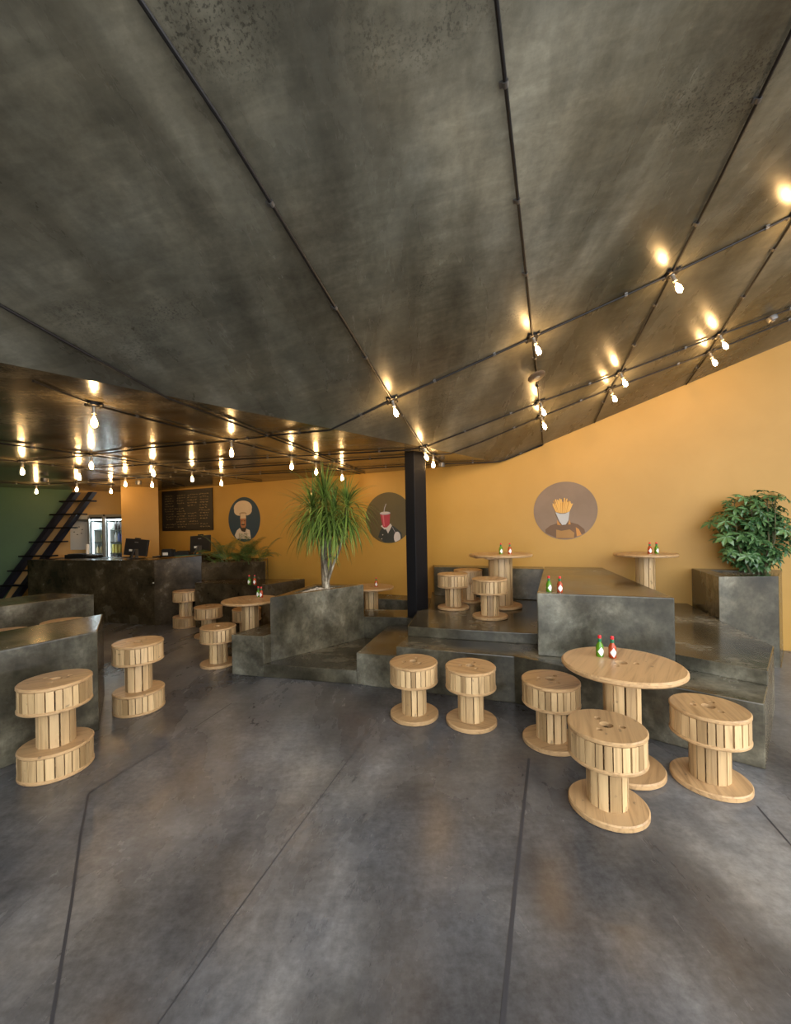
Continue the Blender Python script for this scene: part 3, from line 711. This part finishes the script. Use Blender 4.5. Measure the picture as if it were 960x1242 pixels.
olive = mp_('mural_olive', (.085, .066, .026), (.115, .088, .036)); redp = mp_('mural_red', (.34, .03, .05), (.44, .05, .07)); redh = mp_('mural_pink', (.52, .12, .14), (.6, .16, .18)); lid = mp_('mural_lid', (.34, .33, .36), (.45, .43, .46)); vest = mp_('mural_vest', (.022, .026, .022), (.04, .044, .038)); shirt = mp_('mural_shirt', (.52, .46, .40), (.62, .56, .5))
cupx = 471.2
mural(cupx, 1.749, .438, .438, 'wall_mural', 'round olive wall mural of a figure with a red drink cup for a head', [
    (4, [(-.20, -.33), (-.16, -.22), (-.10, -.15), (.09, -.14), (.17, -.20), (.24, -.26), (.26, -.36), (.1, -.43), (-.08, -.43)]),
    (5, ell(.16, -.34, .062, .10, 20)), (5, [(-.145, -.14), (-.11, -.115), (-.03, -.19), (-.075, -.20)]), (5, [(-.06, -.17), (.04, -.10), (.065, -.14), (-.01, -.27), (-.05, -.19)]),
    (1, [(-.155, .075), (.035, .075), (.02, -.12), (-.03, -.165), (-.085, -.165), (-.11, -.14)]), (2, [(-.115, .06), (-.085, .06), (-.07, -.14), (-.09, -.14)]), (3, ell(-.06, .08, .10, .028)), (5, ell(-.06, .088, .085, .016)),
    (3, [(-.088, .085), (-.075, .085), (-.06, .17), (-.03, .24), (-.04, .245), (-.075, .17)]), (5, ell(-.11, -.29, .009, .009)), (5, ell(-.13, -.36, .009, .009)), (3, [(.07, -.16), (.078, -.16), (.13, -.25), (.122, -.255)])],
    [olive, redp, redh, lid, vest, shirt])
taupe = mp_('mural_taupe', (.19, .125, .075), (.27, .185, .12)); fry = mp_('mural_fry', (.70, .37, .07), (.78, .48, .14)); fryd = mp_('mural_fry_shade', (.46, .21, .03), (.54, .27, .05)); cone = mp_('mural_cone', (.42, .41, .39), (.53, .52, .5)); coatb = mp_('mural_brown_coat', (.11, .062, .028), (.17, .09, .04)); coatl = mp_('mural_gold_coat', (.30, .15, .035), (.38, .2, .055)); org = mp_('mural_collar', (.5, .2, .03), (.56, .25, .05))
R4 = random.Random(4); fr = []
for i in range(30):
    u = -1+2*(i+.5)/30; a = u*.42+R4.uniform(-.06, .06); L = R4.uniform(.15, .235)-.05*abs(u); x0_ = -.03+u*.085; y0_ = -.035+.02*u*u
    x1_, y1_ = x0_+L*math.sin(a), y0_+L*math.cos(a); s_ = .0085
    fr.append((1 if i % 3 else 2, [(x0_-s_, y0_), (x0_+s_, y0_), (x1_+s_, y1_), (x1_-s_, y1_)]))
mural(685.5, 1.77, .425, .418, 'wall_mural', 'round brown wall mural of a coated figure with a cone of fries for a head', [
    (4, [(-.30, -.36), (-.27, -.27), (-.20, -.21), (-.08, -.17), (.08, -.17), (.17, -.20), (.25, -.27), (.29, -.36), (.1, -.42), (-.1, -.42)]),
    (5, [(-.12, -.27), (-.05, -.29), (.06, -.27), (.12, -.32), (.12, -.42), (-.13, -.42)]), (6, [(.14, -.24), (.18, -.27), (.22, -.36), (.15, -.37)]),
    (6, [(-.105, -.20), (-.105, -.13), (-.05, -.21)]), (6, [(.04, -.20), (.06, -.13), (.075, -.20)])]+fr+[
    (3, [(-.125, -.02), (-.06, -.045), (0, -.045), (.062, -.015), (.045, -.14), (.01, -.20), (-.04, -.205), (-.075, -.15)])],
    [taupe, fry, fryd, cone, coatb, coatl, org])
# chalkboard
q0 = on_wall(197.5, 596, .004); q1 = on_wall(258.3, 592, .004); zt = 2.505; zb = 1.612
bw = Vector((q1.x-q0.x, q1.y-q0.y, 0)).length; pc_ = (q0+q1)/2; pc_.z = (zt+zb)/2
cb = empty('menu_chalkboard', pc_, 'dark framed menu chalkboard with four columns of yellow handwriting on the ochre wall', 'chalkboard')
cb.rotation_euler = WM.to_euler(); bh = zt-zb
b = MB(); b.box((0, 0, .010), (bw-.06, bh-.06, .016)); b.build('board', M_CHALKB, cb)
b = MB()
for cx_, cy_, sx_, sy_ in ((0, bh/2-.02, bw, .04), (0, -bh/2+.02, bw, .04), (-bw/2+.02, 0, .04, bh-.08), (bw/2-.02, 0, .04, bh-.08)): b.box((cx_, cy_, .014), (sx_, sy_, .028))
b.build('frame', M_FRAMEW, cb)
b = MB(); R5 = random.Random(11)
for ci in range(4):
    xs = -bw/2+.085+ci*(bw-.13)/4
    for li in range(13):
        y = bh/2-.115-li*.058
        if R5.random() < .10: continue
        x = xs+R5.uniform(0, .05); xe = xs+(bw-.13)/4-R5.uniform(.04, .13)
        while x < xe:
            wl = R5.uniform(.03, .085); pts = []; k = max(4, int(wl/.009))
            for i in range(k): pts.append(Vector((x+wl*i/k+R5.uniform(-.003, .003), y+R5.uniform(-.014, .016), .0186)))
            for u, v in zip(pts[:-1], pts[1:]):
                d = (v-u).normalized(); s_ = Vector((-d.y, d.x, 0))*.0022
                b.add([u-s_, v-s_, v+s_, u+s_], [(0, 1, 2, 3)])
            x += wl+.018
b.build('chalk_writing', M_CHALK, cb)

# ------------------------------------------------------------------ stair
TR = [(31.0, 75, 673.4), (42.7, 86, 656), (53.5, 97, 639.6), (64, 105.6, 623.6), (74.5, 115, 608)]
c_lo = at_depth(20.5, 710, 7.9); c_hi = at_depth(94.7, 608, 8.5)
stair = empty('steel_stair', (c_lo.x, c_lo.y, 0), 'steep black open stair with thin treads climbing before the green wall', 'stair')
o3 = Vector((c_lo.x, c_lo.y, 0)); step = (c_hi-c_lo)/6; run = Vector((step.x, step.y, 0)).normalized()
half = .5*(at_depth(115, 608, 8.5)-at_depth(74.5, 608, 8.5)).length; dirx = Vector((1, -.05, 0)).normalized()
for k in range(-2, 7):
    p = c_lo+step*k-o3
    if p.z < .05: continue
    b = MB(); b.bar(p-dirx*half, p+dirx*half, .15, .028); b.build('tread', M_STEEL, stair, bevel=.003)
for s_ in (-.30, .30):
    off = dirx*s_*half/.36*.62
    a = c_lo-step*2.15-o3+off; e = c_lo+step*6.70-o3+off
    a.z = max(a.z, .01); e2 = e
    b = MB(); d = (e-a).normalized(); wv_ = Vector((.050, 0, 0)); th_ = dirx.cross(Vector((0, 0, 1)))*.06
    vs = [a-wv_-th_, a+wv_-th_, a+wv_+th_, a-wv_+th_, e-wv_-th_, e+wv_-th_, e+wv_+th_, e-wv_+th_]
    b.add(vs, [(3, 2, 1, 0), (4, 5, 6, 7), (0, 1, 5, 4), (1, 2, 6, 5), (2, 3, 7, 6), (3, 0, 4, 7)]); b.build('stringer', M_STEELB, stair)

# ------------------------------------------------------------------ drinks fridges and back shelf
def fridge(px0, px1, d, w_, label):
    p = gp((px0+px1)/2, d); top = 1.985
    f = empty('drinks_fridge', p, label, 'fridge', 'glass door drinks fridges', -.04)
    b = MB(); D = .5; t = .035
    b.box((-w_/2+t/2, D/2, top/2), (t, D, top)); b.box((w_/2-t/2, D/2, top/2), (t, D, top)); b.box((0, D-t/2, top/2), (w_-2*t, t, top))
    b.box((0, D/2-t/2, top-.05), (w_-2*t, D-t, .10)); b.box((0, D/2-t/2, .10), (w_-2*t, D-t, .20)); b.build('cabinet', M_BLACK, f, bevel=.004)
    b = MB(); b.box((0, D-t-.006, top/2), (w_-2*t-.004, .008, top-.32)); b.box((-w_/2+t+.006, D/2-t/2+.01, top/2), (.008, D-t-.04, top-.32)); b.box((w_/2-t-.006, D/2-t/2+.01, top/2), (.008, D-t-.04, top-.32)); b.build('liner', M_FLINER, f)
    b = MB(); b.box((0, .06, top-.112), (w_-2*t-.03, .07, .018)); b.build('light_strip', M_FLIGHT, f)
    b = MB(); b.box((-w_/2+t+.022, .045, top/2+.05), (.014, .02, top-.45)); b.build('light_strip', M_FLIGHT2, f)
    for z in SHZ:
        b = MB(); b.box((0, D/2-.02, z-.008), (w_-2*t-.022, D-.12, .012)); b.build('shelf', M_GREY, f)
    dr = MB(); t2 = .032
    dr.box((-w_/2+t2/2, -.018, top/2+.06), (t2, .03, top-.20)); dr.box((w_/2-t2/2, -.018, top/2+.06), (t2, .03, top-.20)); dr.box((0, -.018, top-.028), (w_-2*t2, .03, .048)); dr.box((0, -.018, .19), (w_-2*t2, .03, .06))
    do = dr.build('door', M_GREY, f)
    b = MB(); b.box((0, -.018, top/2+.06), (w_-2*t2, .006, top-.32)); b.build('door_glass', M_GLASS, do)
    return f, p
M_FLINER = plain('fridge_liner', (.72, .75, .76), .4); M_FLIGHT = plain('fridge_lamp', (.9, .95, 1), .4, 0, (.85, .95, 1.0), 45.0)
M_FLIGHT2 = plain('fridge_side_lamp', (.9, .95, 1), .4, 0, (.80, .90, 1.0), 6.0)
SHZ = [1.16, 1.40, 1.66]
f1, q1_ = fridge(109.5, 128.6, 8.5, .345, 'left glass door drinks fridge beside the black stair')
f2, q2_ = fridge(129.2, 152, 8.5, .42, 'right glass door drinks fridge against the ochre pier')
def drink(p, r, h, m, cap, name, label, group):
    o = empty(name, p, label, 'can' if name == 'drink_can' else 'bottle', group)
    b = MB(); neck = name == 'drink_bottle'
    prof = [(0, 0), (r*.92, 0), (r, .006), (r, h*.62), (r*.42, h*.82), (r*.36, h*.93), (0, h*.93)] if neck else [(0, 0), (r*.9, 0), (r, .008), (r, h*.9), (r*.85, h*.98), (0, h*.98)]
    b.lathe(prof, 12); b.build('body', m, o, smooth=True)
    b = MB(); r2 = r*.42 if neck else r*.84; b.lathe([(0, h*.93 if neck else h*.975), (r2, h*.93 if neck else h*.975), (r2, h), (0, h)], 12); b.build('cap' if neck else 'lid', cap, o, smooth=True)
mk = lambda n_, c_: plain(n_, c_, .35)
DK = mk('cola', (.02, .012, .012)); BL = mk('can_blue', (.10, .14, .42)); RD = mk('can_red', (.45, .03, .04)); YL = mk('can_yellow', (.62, .52, .12)); CR = mk('juice_cream', (.66, .54, .33)); WH = mk('can_white', (.7, .72, .78))
def shelf_row(base, xs, z, r, h, ms, name, where, grp):
    for i, x in enumerate(xs):
        drink((base[0]+x, base[1]+.13, z), r, h, ms[i % len(ms)], M_GREY if name == 'drink_can' else M_BLACK, name, where[i] if isinstance(where, list) else where, grp)
shelf_row(q2_, (-.06, .01, .08), 1.66, .028, .20, [DK], 'drink_bottle', 'dark bottle on the top shelf of the right drinks fridge', 'dark bottles in the right fridge')
shelf_row(q2_, (-.055, .015, .085), 1.40, .031, .22, [WH, BL, BL], 'drink_bottle', ['white bottle at the left end of the second shelf of the right fridge', 'blue bottle on the second shelf of the right fridge, beside the white one', 'blue bottle on the second shelf of the right fridge, nearest the ochre pier'], 'bottles on the second shelf of the right fridge')
shelf_row(q2_, (-.11, -.04, .03, .10), 1.16, .031, .19, [YL], 'drink_can', 'yellow can on the third shelf of the right drinks fridge', 'yellow cans in the right fridge')
shelf_row(q2_, (-.10, -.03, .04, .11), .90, .033, .20, [RD], 'drink_bottle', 'red bottle in the bottom of the right drinks fridge', 'red bottles in the right fridge')
for f_, nm in ((f2, 'x'), (f1, 'y')):
    b = MB(); b.box((0, .21, .892), (.30 if nm == 'x' else .25, .36, .012)); b.build('shelf', M_GREY, f_)
shelf_row(q1_, (-.075, .0, .07), 1.16, .027, .16, [CR], 'drink_bottle', 'cream juice bottle on the third shelf of the left drinks fridge', 'juice bottles in the left fridge')
def tub(p, r, h, m, label):
    b = MB(); b.lathe([(0, 0), (r*.7, 0), (r, h*.85), (r*1.06, h*.86), (r*1.06, h), (0, h)], 16); o = b.build('food_tub', m, smooth=True); o.location = p; tag(o, label, 'tub')
tub((q1_[0]+.04, q1_[1]+.14, 1.66), .055, .10, WH, 'white food tub on the top shelf of the left drinks fridge')
tub((q1_[0]+.05, q1_[1]+.14, 1.40), .05, .15, YL, 'yellow food tub on the second shelf of the left drinks fridge')

# white wall cabinet, dark tray and post behind the counter
pw = at_depth(94.5, 646, 8.72); ang = math.atan2(dg.y, dg.x)
wc = empty('wall_panel', (pw.x, pw.y, pw.z), 'white metal panel with a round dark-edged mark behind the black stair', 'panel', None, .10)
b = MB(); b.box((0, 0, 0), (.50, .05, .745)); b.build('panel', M_WHITE, wc, bevel=.006)
b = MB(); b.lathe([(0, -.004), (.085, -.004), (.085, .004), (0, .004)], 24, M=Matrix.Translation((.03, -.028, .04)) @ Matrix.Rotation(PI/2, 4, 'X')); rm = b.build('round_mark', M_WHITE, wc)
for k in range(6):
    a = k*PI/3+.3; b = MB(); b.box((.03+.085*math.cos(a), -.034, .04+.085*math.sin(a)), (.026, .006, .016)); b.build('dash', M_BLACK, rm)
for zz in (-.27, .29): b = MB(); b.box((-.17, -.03, zz), (.03, .012, .06)); b.build('latch', M_GREY, wc)
b = MB(); b.bar((-.25, -.032, .31), (.25, -.032, .25), .02, .05); b.build('top_bar', M_GREY, wc)
sh = gp(99, 8.1); 
b = MB(); b.box((0, 0, .54), (1.5, .36, 1.06)); b.box((0, -.02, 1.085), (1.52, .40, .03)); o = b.build('work_counter', M_BLACK, bevel=.004); o.location = (-6.05, 8.0, 0); o.rotation_euler = (0, 0, -.08)
tag(o, 'low dark work counter behind the service counter, in front of the drinks fridges', 'counter')
b = MB(); b.box((0, 0, .035), (.38, .24, .07)); b.box((0, 0, .078), (.30, .20, .016)); o = b.build('flat_griddle', M_BLACK, bevel=.01); o.location = (*gp(97, 7.95)[:2], 1.102); tag(o, 'flat black griddle on the work counter below the white panel', 'griddle')
b = MB(); b.lathe([(0, 0), (.13, 0), (.15, .02), (.13, .055), (.06, .08), (0, .085)], 20); o = b.build('pot_lid', M_BLACK, smooth=True); o.location = (*gp(116, 7.93)[:2], 1.102); tag(o, 'round black domed lid before the left drinks fridge', 'lid')
b = MB(); b.lathe([(0, 0), (.028, 0), (.028, .26), (.022, .27), (0, .27)], 14); o = b.build('cup_stack', M_CREAM, smooth=True); o.location = (*gp(107.6, 7.98)[:2], 1.102); tag(o, 'slim pale stack of cups left of the drinks fridges', 'cups')

# tills on the counter
def till(px, d, z, rz, label, lean):
    p = gp(px, d, z); s = empty('till_monitor', p, label, 'monitor', 'till monitors seen from behind', rz)
    T = Matrix.Translation((0, 0, .205)) @ Matrix.Rotation(lean, 4, 'Y') @ Matrix.Rotation(-.12, 4, 'X')
    b = MB(); b.box(None, (.40, .045, .30), M=T); b.build('case', M_BLACK, s, bevel=.008)
    b = MB(); b.box(None, (.36, .006, .26), M=T @ Matrix.Translation((0, .024, 0))); b.build('screen', plain('screen_glass', (.02, .03, .04), .1), s)
    b = MB(); b.box(None, (.05, .012, .035), M=T @ Matrix.Translation((-.08, -.026, -.06))); b.build('sticker', M_WHITE, s)
    b = MB(); b.box(None, (.06, .012, .012), M=T @ Matrix.Translation((0, -.026, .09))); b.build('badge', M_GREY, s)
    b = MB(); b.box(None, (.08, .05, .022), M=T @ Matrix.Translation((.0, 0, .161))); b.build('camera_bump', M_BLACK, s)
    b = MB(); b.bar((-.02, -.03, .17), (-.06, -.09, .012), .06, .025); b.bar((.02, -.03, .17), (.05, -.09, .012), .05, .025); b.box((0, -.02, .008), (.24, .18, .016)); b.build('stand', M_BLACK, s, bevel=.003)
    return s
till(166, 7.22, 1.107, .05, 'left black till monitor on the counter before the ochre pier', .10)
till(243.5, 7.28, 1.150, -.18, 'right black till monitor on the counter before the chalkboard', -.05)
b = MB(); b.box((0, 0, .065), (.17, .16, .13)); b.box((0, -.03, .135), (.15, .08, .014)); pr_ = gp(204.5, 7.18, 1.135); o = empty('receipt_printer', pr_, 'small black receipt printer with a white sticker between the till monitors', 'printer')
b.build('case', M_BLACK, o, bevel=.008); b = MB(); b.box((-.01, -.083, .055), (.09, .006, .05)); b.build('sticker', M_WHITE, o)
b = MB(); b.box((0, 0, .035), (.27, .18, .07)); b.box((0, .0, .078), (.18, .10, .016)); o = b.build('card_reader', M_BLACK, bevel=.012); o.location = gp(222.5, 7.30, 1.148); tag(o, 'low black card reader beside the receipt printer', 'reader')
b = MB(); b.box((0, 0, .014), (.13, .07, .028)); b.box((.03, 0, .032), (.05, .05, .008), 1); o = b.build('card_terminal', [M_BLACK, M_WHITE], bevel=.004); o.location = gp(190.5, 7.13, 1.124); tag(o, 'small black terminal right of the left till monitor', 'terminal')
b = MB(); z_ = 1.158; b.tube([gp(212, 7.08, 1.146), gp(220, 7.06, 1.152), gp(229, 7.08, 1.158), gp(238, 7.12, 1.163), gp(246, 7.15, 1.165)], .006, 6); tag(b.build('cable', plain('teal_cable', (.03, .16, .12), .5), smooth=True), 'teal cable lying along the counter by the right till monitor', 'cable')

# ------------------------------------------------------------------ plants
def blade(b, p, d, L, w_, droop, R, seg=7, mi=0):
    """one long strap leaf, arching under its own weight"""
    d = d.normalized(); side = d.cross(UPV)
    if side.length < .05: side = Vector((1, 0, 0))
    side.normalize(); side = (side+UPV*R.uniform(-.25, .25)).normalized()
    pts = []; q = p.copy(); v = d.copy()
    for i in range(seg+1):
        pts.append((q.copy(), v.copy())); q = q+v*(L/seg); v = (v+Vector((0, 0, -droop*(.35+i/seg)))).normalized()
    vs = []; prof = [.55, .9, 1, .95, .82, .62, .38, .04]
    for i, (q, v) in enumerate(pts):
        ww = w_*prof[min(7, int(i*7/seg))]/2; up = side.cross(v).normalized()*ww*.35
        vs += [q-side*ww+up, q, q+side*ww+up]
    fs = []
    for i in range(seg): fs += [[3*i, 3*i+1, 3*i+4, 3*i+3], [3*i+1, 3*i+2, 3*i+5, 3*i+4]]
    b.add(vs, fs, mi)
R6 = random.Random(23)
base = at(396, 713.0, .806); dt = base.y
tree = empty('spiky_tree', base, 'tall spiky tree with pale bare trunks in the triangular concrete planter', 'tree')
def rel(px, py, dd=0.0): return at_depth(px, py, dt+dd)-base
b = MB(); b.tube([Vector((0, 0, -.03)), rel(394, 690), rel(393, 672, .02), rel(393, 650), rel(394, 625)], [.056, .048, .045, .036, .026], 12); b.build('trunk', M_BARK, tree, smooth=True)
b = MB(); b.tube([rel(396.5, 706, -.03), rel(393.5, 690, -.05), rel(391.2, 672, -.05), rel(392.5, 655, -.03), rel(389, 632, .02)], [.020, .018, .017, .015, .012], 10); b.build('trunk', M_BARK, tree, smooth=True)
b = MB(); b.tube([rel(397.5, 707, -.02), rel(401, 692, -.03), rel(400.5, 668, -.02), rel(399, 650), rel(402, 626, -.04)], [.024, .020, .019, .016, .012], 10); b.build('trunk', M_BARK, tree, smooth=True)
b = MB(); b.tube([rel(397.5, 708, -.03), rel(400, 699, -.05), rel(405, 684, -.07), rel(412, 667, -.08), rel(416, 650, -.07), rel(418.5, 630, -.06), rel(420.5, 616, -.05)], [.020, .017, .0155, .0145, .013, .012, .011], 10); b.build('branch', M_BARK, tree, smooth=True)
def crown(cx, cy, dd, num, Lr, spread, name='leaf_crown', up=.25, stem=.16):
    b = MB(); c0 = rel(cx, cy, dd)
    for i in range(num):
        u = (i+.5)/num; az = i*2.39996+R6.uniform(-.2, .2)
        el = -.75+2.1*u**1.35 if u < .97 else 1.42                  # old leaves hang, young ones stand
        el = min(1.5, max(-.9, el+R6.uniform(-.15, .15)))
        d = Vector((math.cos(az)*math.cos(el), math.sin(az)*math.cos(el), math.sin(el)))
        p = c0+Vector((R6.uniform(-1, 1)*.018, R6.uniform(-1, 1)*.018, -stem+u*stem*1.3))
        L = R6.uniform(*Lr)*(1.0 if u < .8 else .82)
        blade(b, p, d, L, R6.uniform(.012, .019), R6.uniform(.24, .50)*(1 if u < .7 else .45), R6)
    b.build(name, M_LEAF_D, tree)
crown(394, 606, 0, 330, (.40, .66), 1, stem=.26)
crown(421.5, 613, -.06, 190, (.36, .58), 1, stem=.20)
crown(379, 618, .05, 190, (.38, .60), 1, stem=.2)
crown(405, 622, -.10, 150, (.34, .56), 1, stem=.22)
crown(402, 672, -.06, 14, (.14, .24), 1, stem=.05)

R7 = random.Random(41)
sb = at(918, 695, .95); shr = empty('umbrella_shrub', sb, 'dense dark green shrub with fingered leaves in the right concrete planter', 'shrub')
fol = MB()
def palmate(b, p, axis, size, R):
    axis = axis.normalized(); u = axis.cross(UPV)
    if u.length < .1: u = Vector((1, 0, 0))
    u.normalize(); v = axis.cross(u); n_ = R.choice((6, 7, 7, 8)); a0 = R.uniform(0, 6)
    for k in range(n_):
        a = a0+2*PI*k/n_+R.uniform(-.12, .12); o_ = (u*math.cos(a)+v*math.sin(a)); L = size*R.uniform(.8, 1.1); dn = axis*-R.uniform(.22, .5)
        d = (o_+dn*.4).normalized(); d2 = (o_+dn*1.5).normalized(); s = axis.cross(o_).normalized()*L*.19
        p1 = p+d*L*.22; p2 = p1+d*L*.38; p3 = p2+d2*L*.42; f = axis*L*.05
        b.add([p, p1-s*.55+f, p1, p1+s*.55+f, p2-s+f, p2, p2+s+f, p3], [(0, 2, 1), (0, 3, 2), (1, 2, 5, 4), (2, 3, 6, 5), (4, 5, 7), (5, 6, 7)])
stems = []
for k in range(11):
    a = k*2.4; r0 = .05+.02*(k % 3); s0_ = Vector((r0*math.cos(a), r0*math.sin(a), -.02)); hx = .29*math.cos(a)*R7.uniform(.3, 1.0); hy = .24*math.sin(a)*R7.uniform(.3, 1.0)
    e_ = Vector((hx+.0, hy, R7.uniform(.62, .96))); m_ = (s0_+e_)/2+Vector((hx*.25, hy*.25, -.02))
    b = MB(); b.tube([s0_, m_, e_], [.010, .008, .004], 7); b.build('stem', M_STEM, shr, smooth=True); stems.append((s0_, m_, e_))
for k in range(285):
    s0_, m_, e_ = stems[k % 11]; t = R7.uniform(.10, 1.0)
    p = s0_*(1-t)**2+m_*2*t*(1-t)+e_*t*t
    az = R7.uniform(0, 2*PI); el = R7.uniform(-.1, .9) if t < .9 else R7.uniform(.5, 1.4)
    rr = R7.uniform(.10, .27)*(1.0 if t < .75 else .6)*(.62 if t < .2 else 1)
    off = Vector((math.cos(az)*math.cos(el), math.sin(az)*math.cos(el)*.85, math.sin(el)*.8))*rr
    ax = (off.normalized()*.6+UPV*.7+Vector((.15, -.45, 0)))
    palmate(fol, p+off, ax, R7.uniform(.080, .125), R7)
    a_ = p; c_ = p+off; fol.tube([a_, (a_+c_)/2+Vector((0, 0, .015)), c_], .0022, 4)
fol.build('foliage', M_LEAF_S, shr)

R8 = random.Random(5)
pb0 = (cen3[0]+.02, cen3[1]-.30, 1.0); palm = empty('potted_palm', (*pb0[:2], 1.0), 'small dark feathery palm in the planter box below the chef mural', 'palm')
def frond(p, az, el, L):
    b = MB(); d = Vector((math.cos(az)*math.cos(el), math.sin(az)*math.cos(el), math.sin(el))); q = p.copy(); pts = [q.copy()]; ds = [d.copy()]
    for i in range(10): q = q+d*L/10; d = (d+Vector((0, 0, -.09-.012*i))).normalized(); pts.append(q.copy()); ds.append(d.copy())
    b.tube(pts, [.005-.00035*i for i in range(11)], 5)
    for i in range(3, 11):
        for sgn in (-1, 1):
            for h_ in (0, .5):
                if i == 10 and h_: continue
                s = ds[i].cross(UPV).normalized()*sgn; o_ = (s*.8+ds[i]*.75+Vector((0, 0, -.25))).normalized()
                p0_ = pts[i]+ds[i]*h_*L/10; LL = .15*(1-abs(i-6)*.10)*R8.uniform(.85, 1.1); w_ = ds[i]*.006
                b.add([p0_-w_*.5, p0_+o_*LL*.5-w_, p0_+o_*LL, p0_+o_*LL*.5+w_, p0_+w_*.5], [(0, 1, 3, 4), (1, 2, 3)])
    b.build('frond', M_LEAF_P, palm)
for k in range(46):
    cx_ = -.52+1.05*R8.random(); cy_ = R8.uniform(-.12, .18)
    frond(Vector((cx_*.75, cy_-cx_*.05, -.01)), R8.uniform(0, 2*PI), R8.uniform(.7, 1.4), R8.uniform(.34, .66))

# ------------------------------------------------------------------ light
wld = bpy.data.worlds.new('sky'); scene.world = wld; wld.use_nodes = True
bg = wld.node_tree.nodes['Background']; bg.inputs[0].default_value = (.96, .98, 1.0, 1); bg.inputs[1].default_value = 4.9

# ------------------------------------------------------------------ camera
cam = bpy.data.cameras.new('camera'); co = bpy.data.objects.new('camera', cam); COL.objects.link(co)
cam.sensor_fit = 'VERTICAL'; cam.sensor_height = 36; cam.sensor_width = 36*960/1242; cam.lens = F/1242*36
cam.shift_y = (YH-621)/1242; cam.clip_start = .05
right = Vector((cr, 0, sr)); upv = Vector((-sr, 0, cr)); fw = Vector((0, 1, 0))
Mx = Matrix((right, upv, -fw)).transposed().to_4x4(); Mx.translation = (0, 0, EYE); co.matrix_world = Mx
scene.camera = co
vs = scene.view_settings; vs.view_transform = 'Standard'; vs.look = 'None'; vs.gamma = 1; vs.use_curve_mapping = False; vs.exposure = 0.0
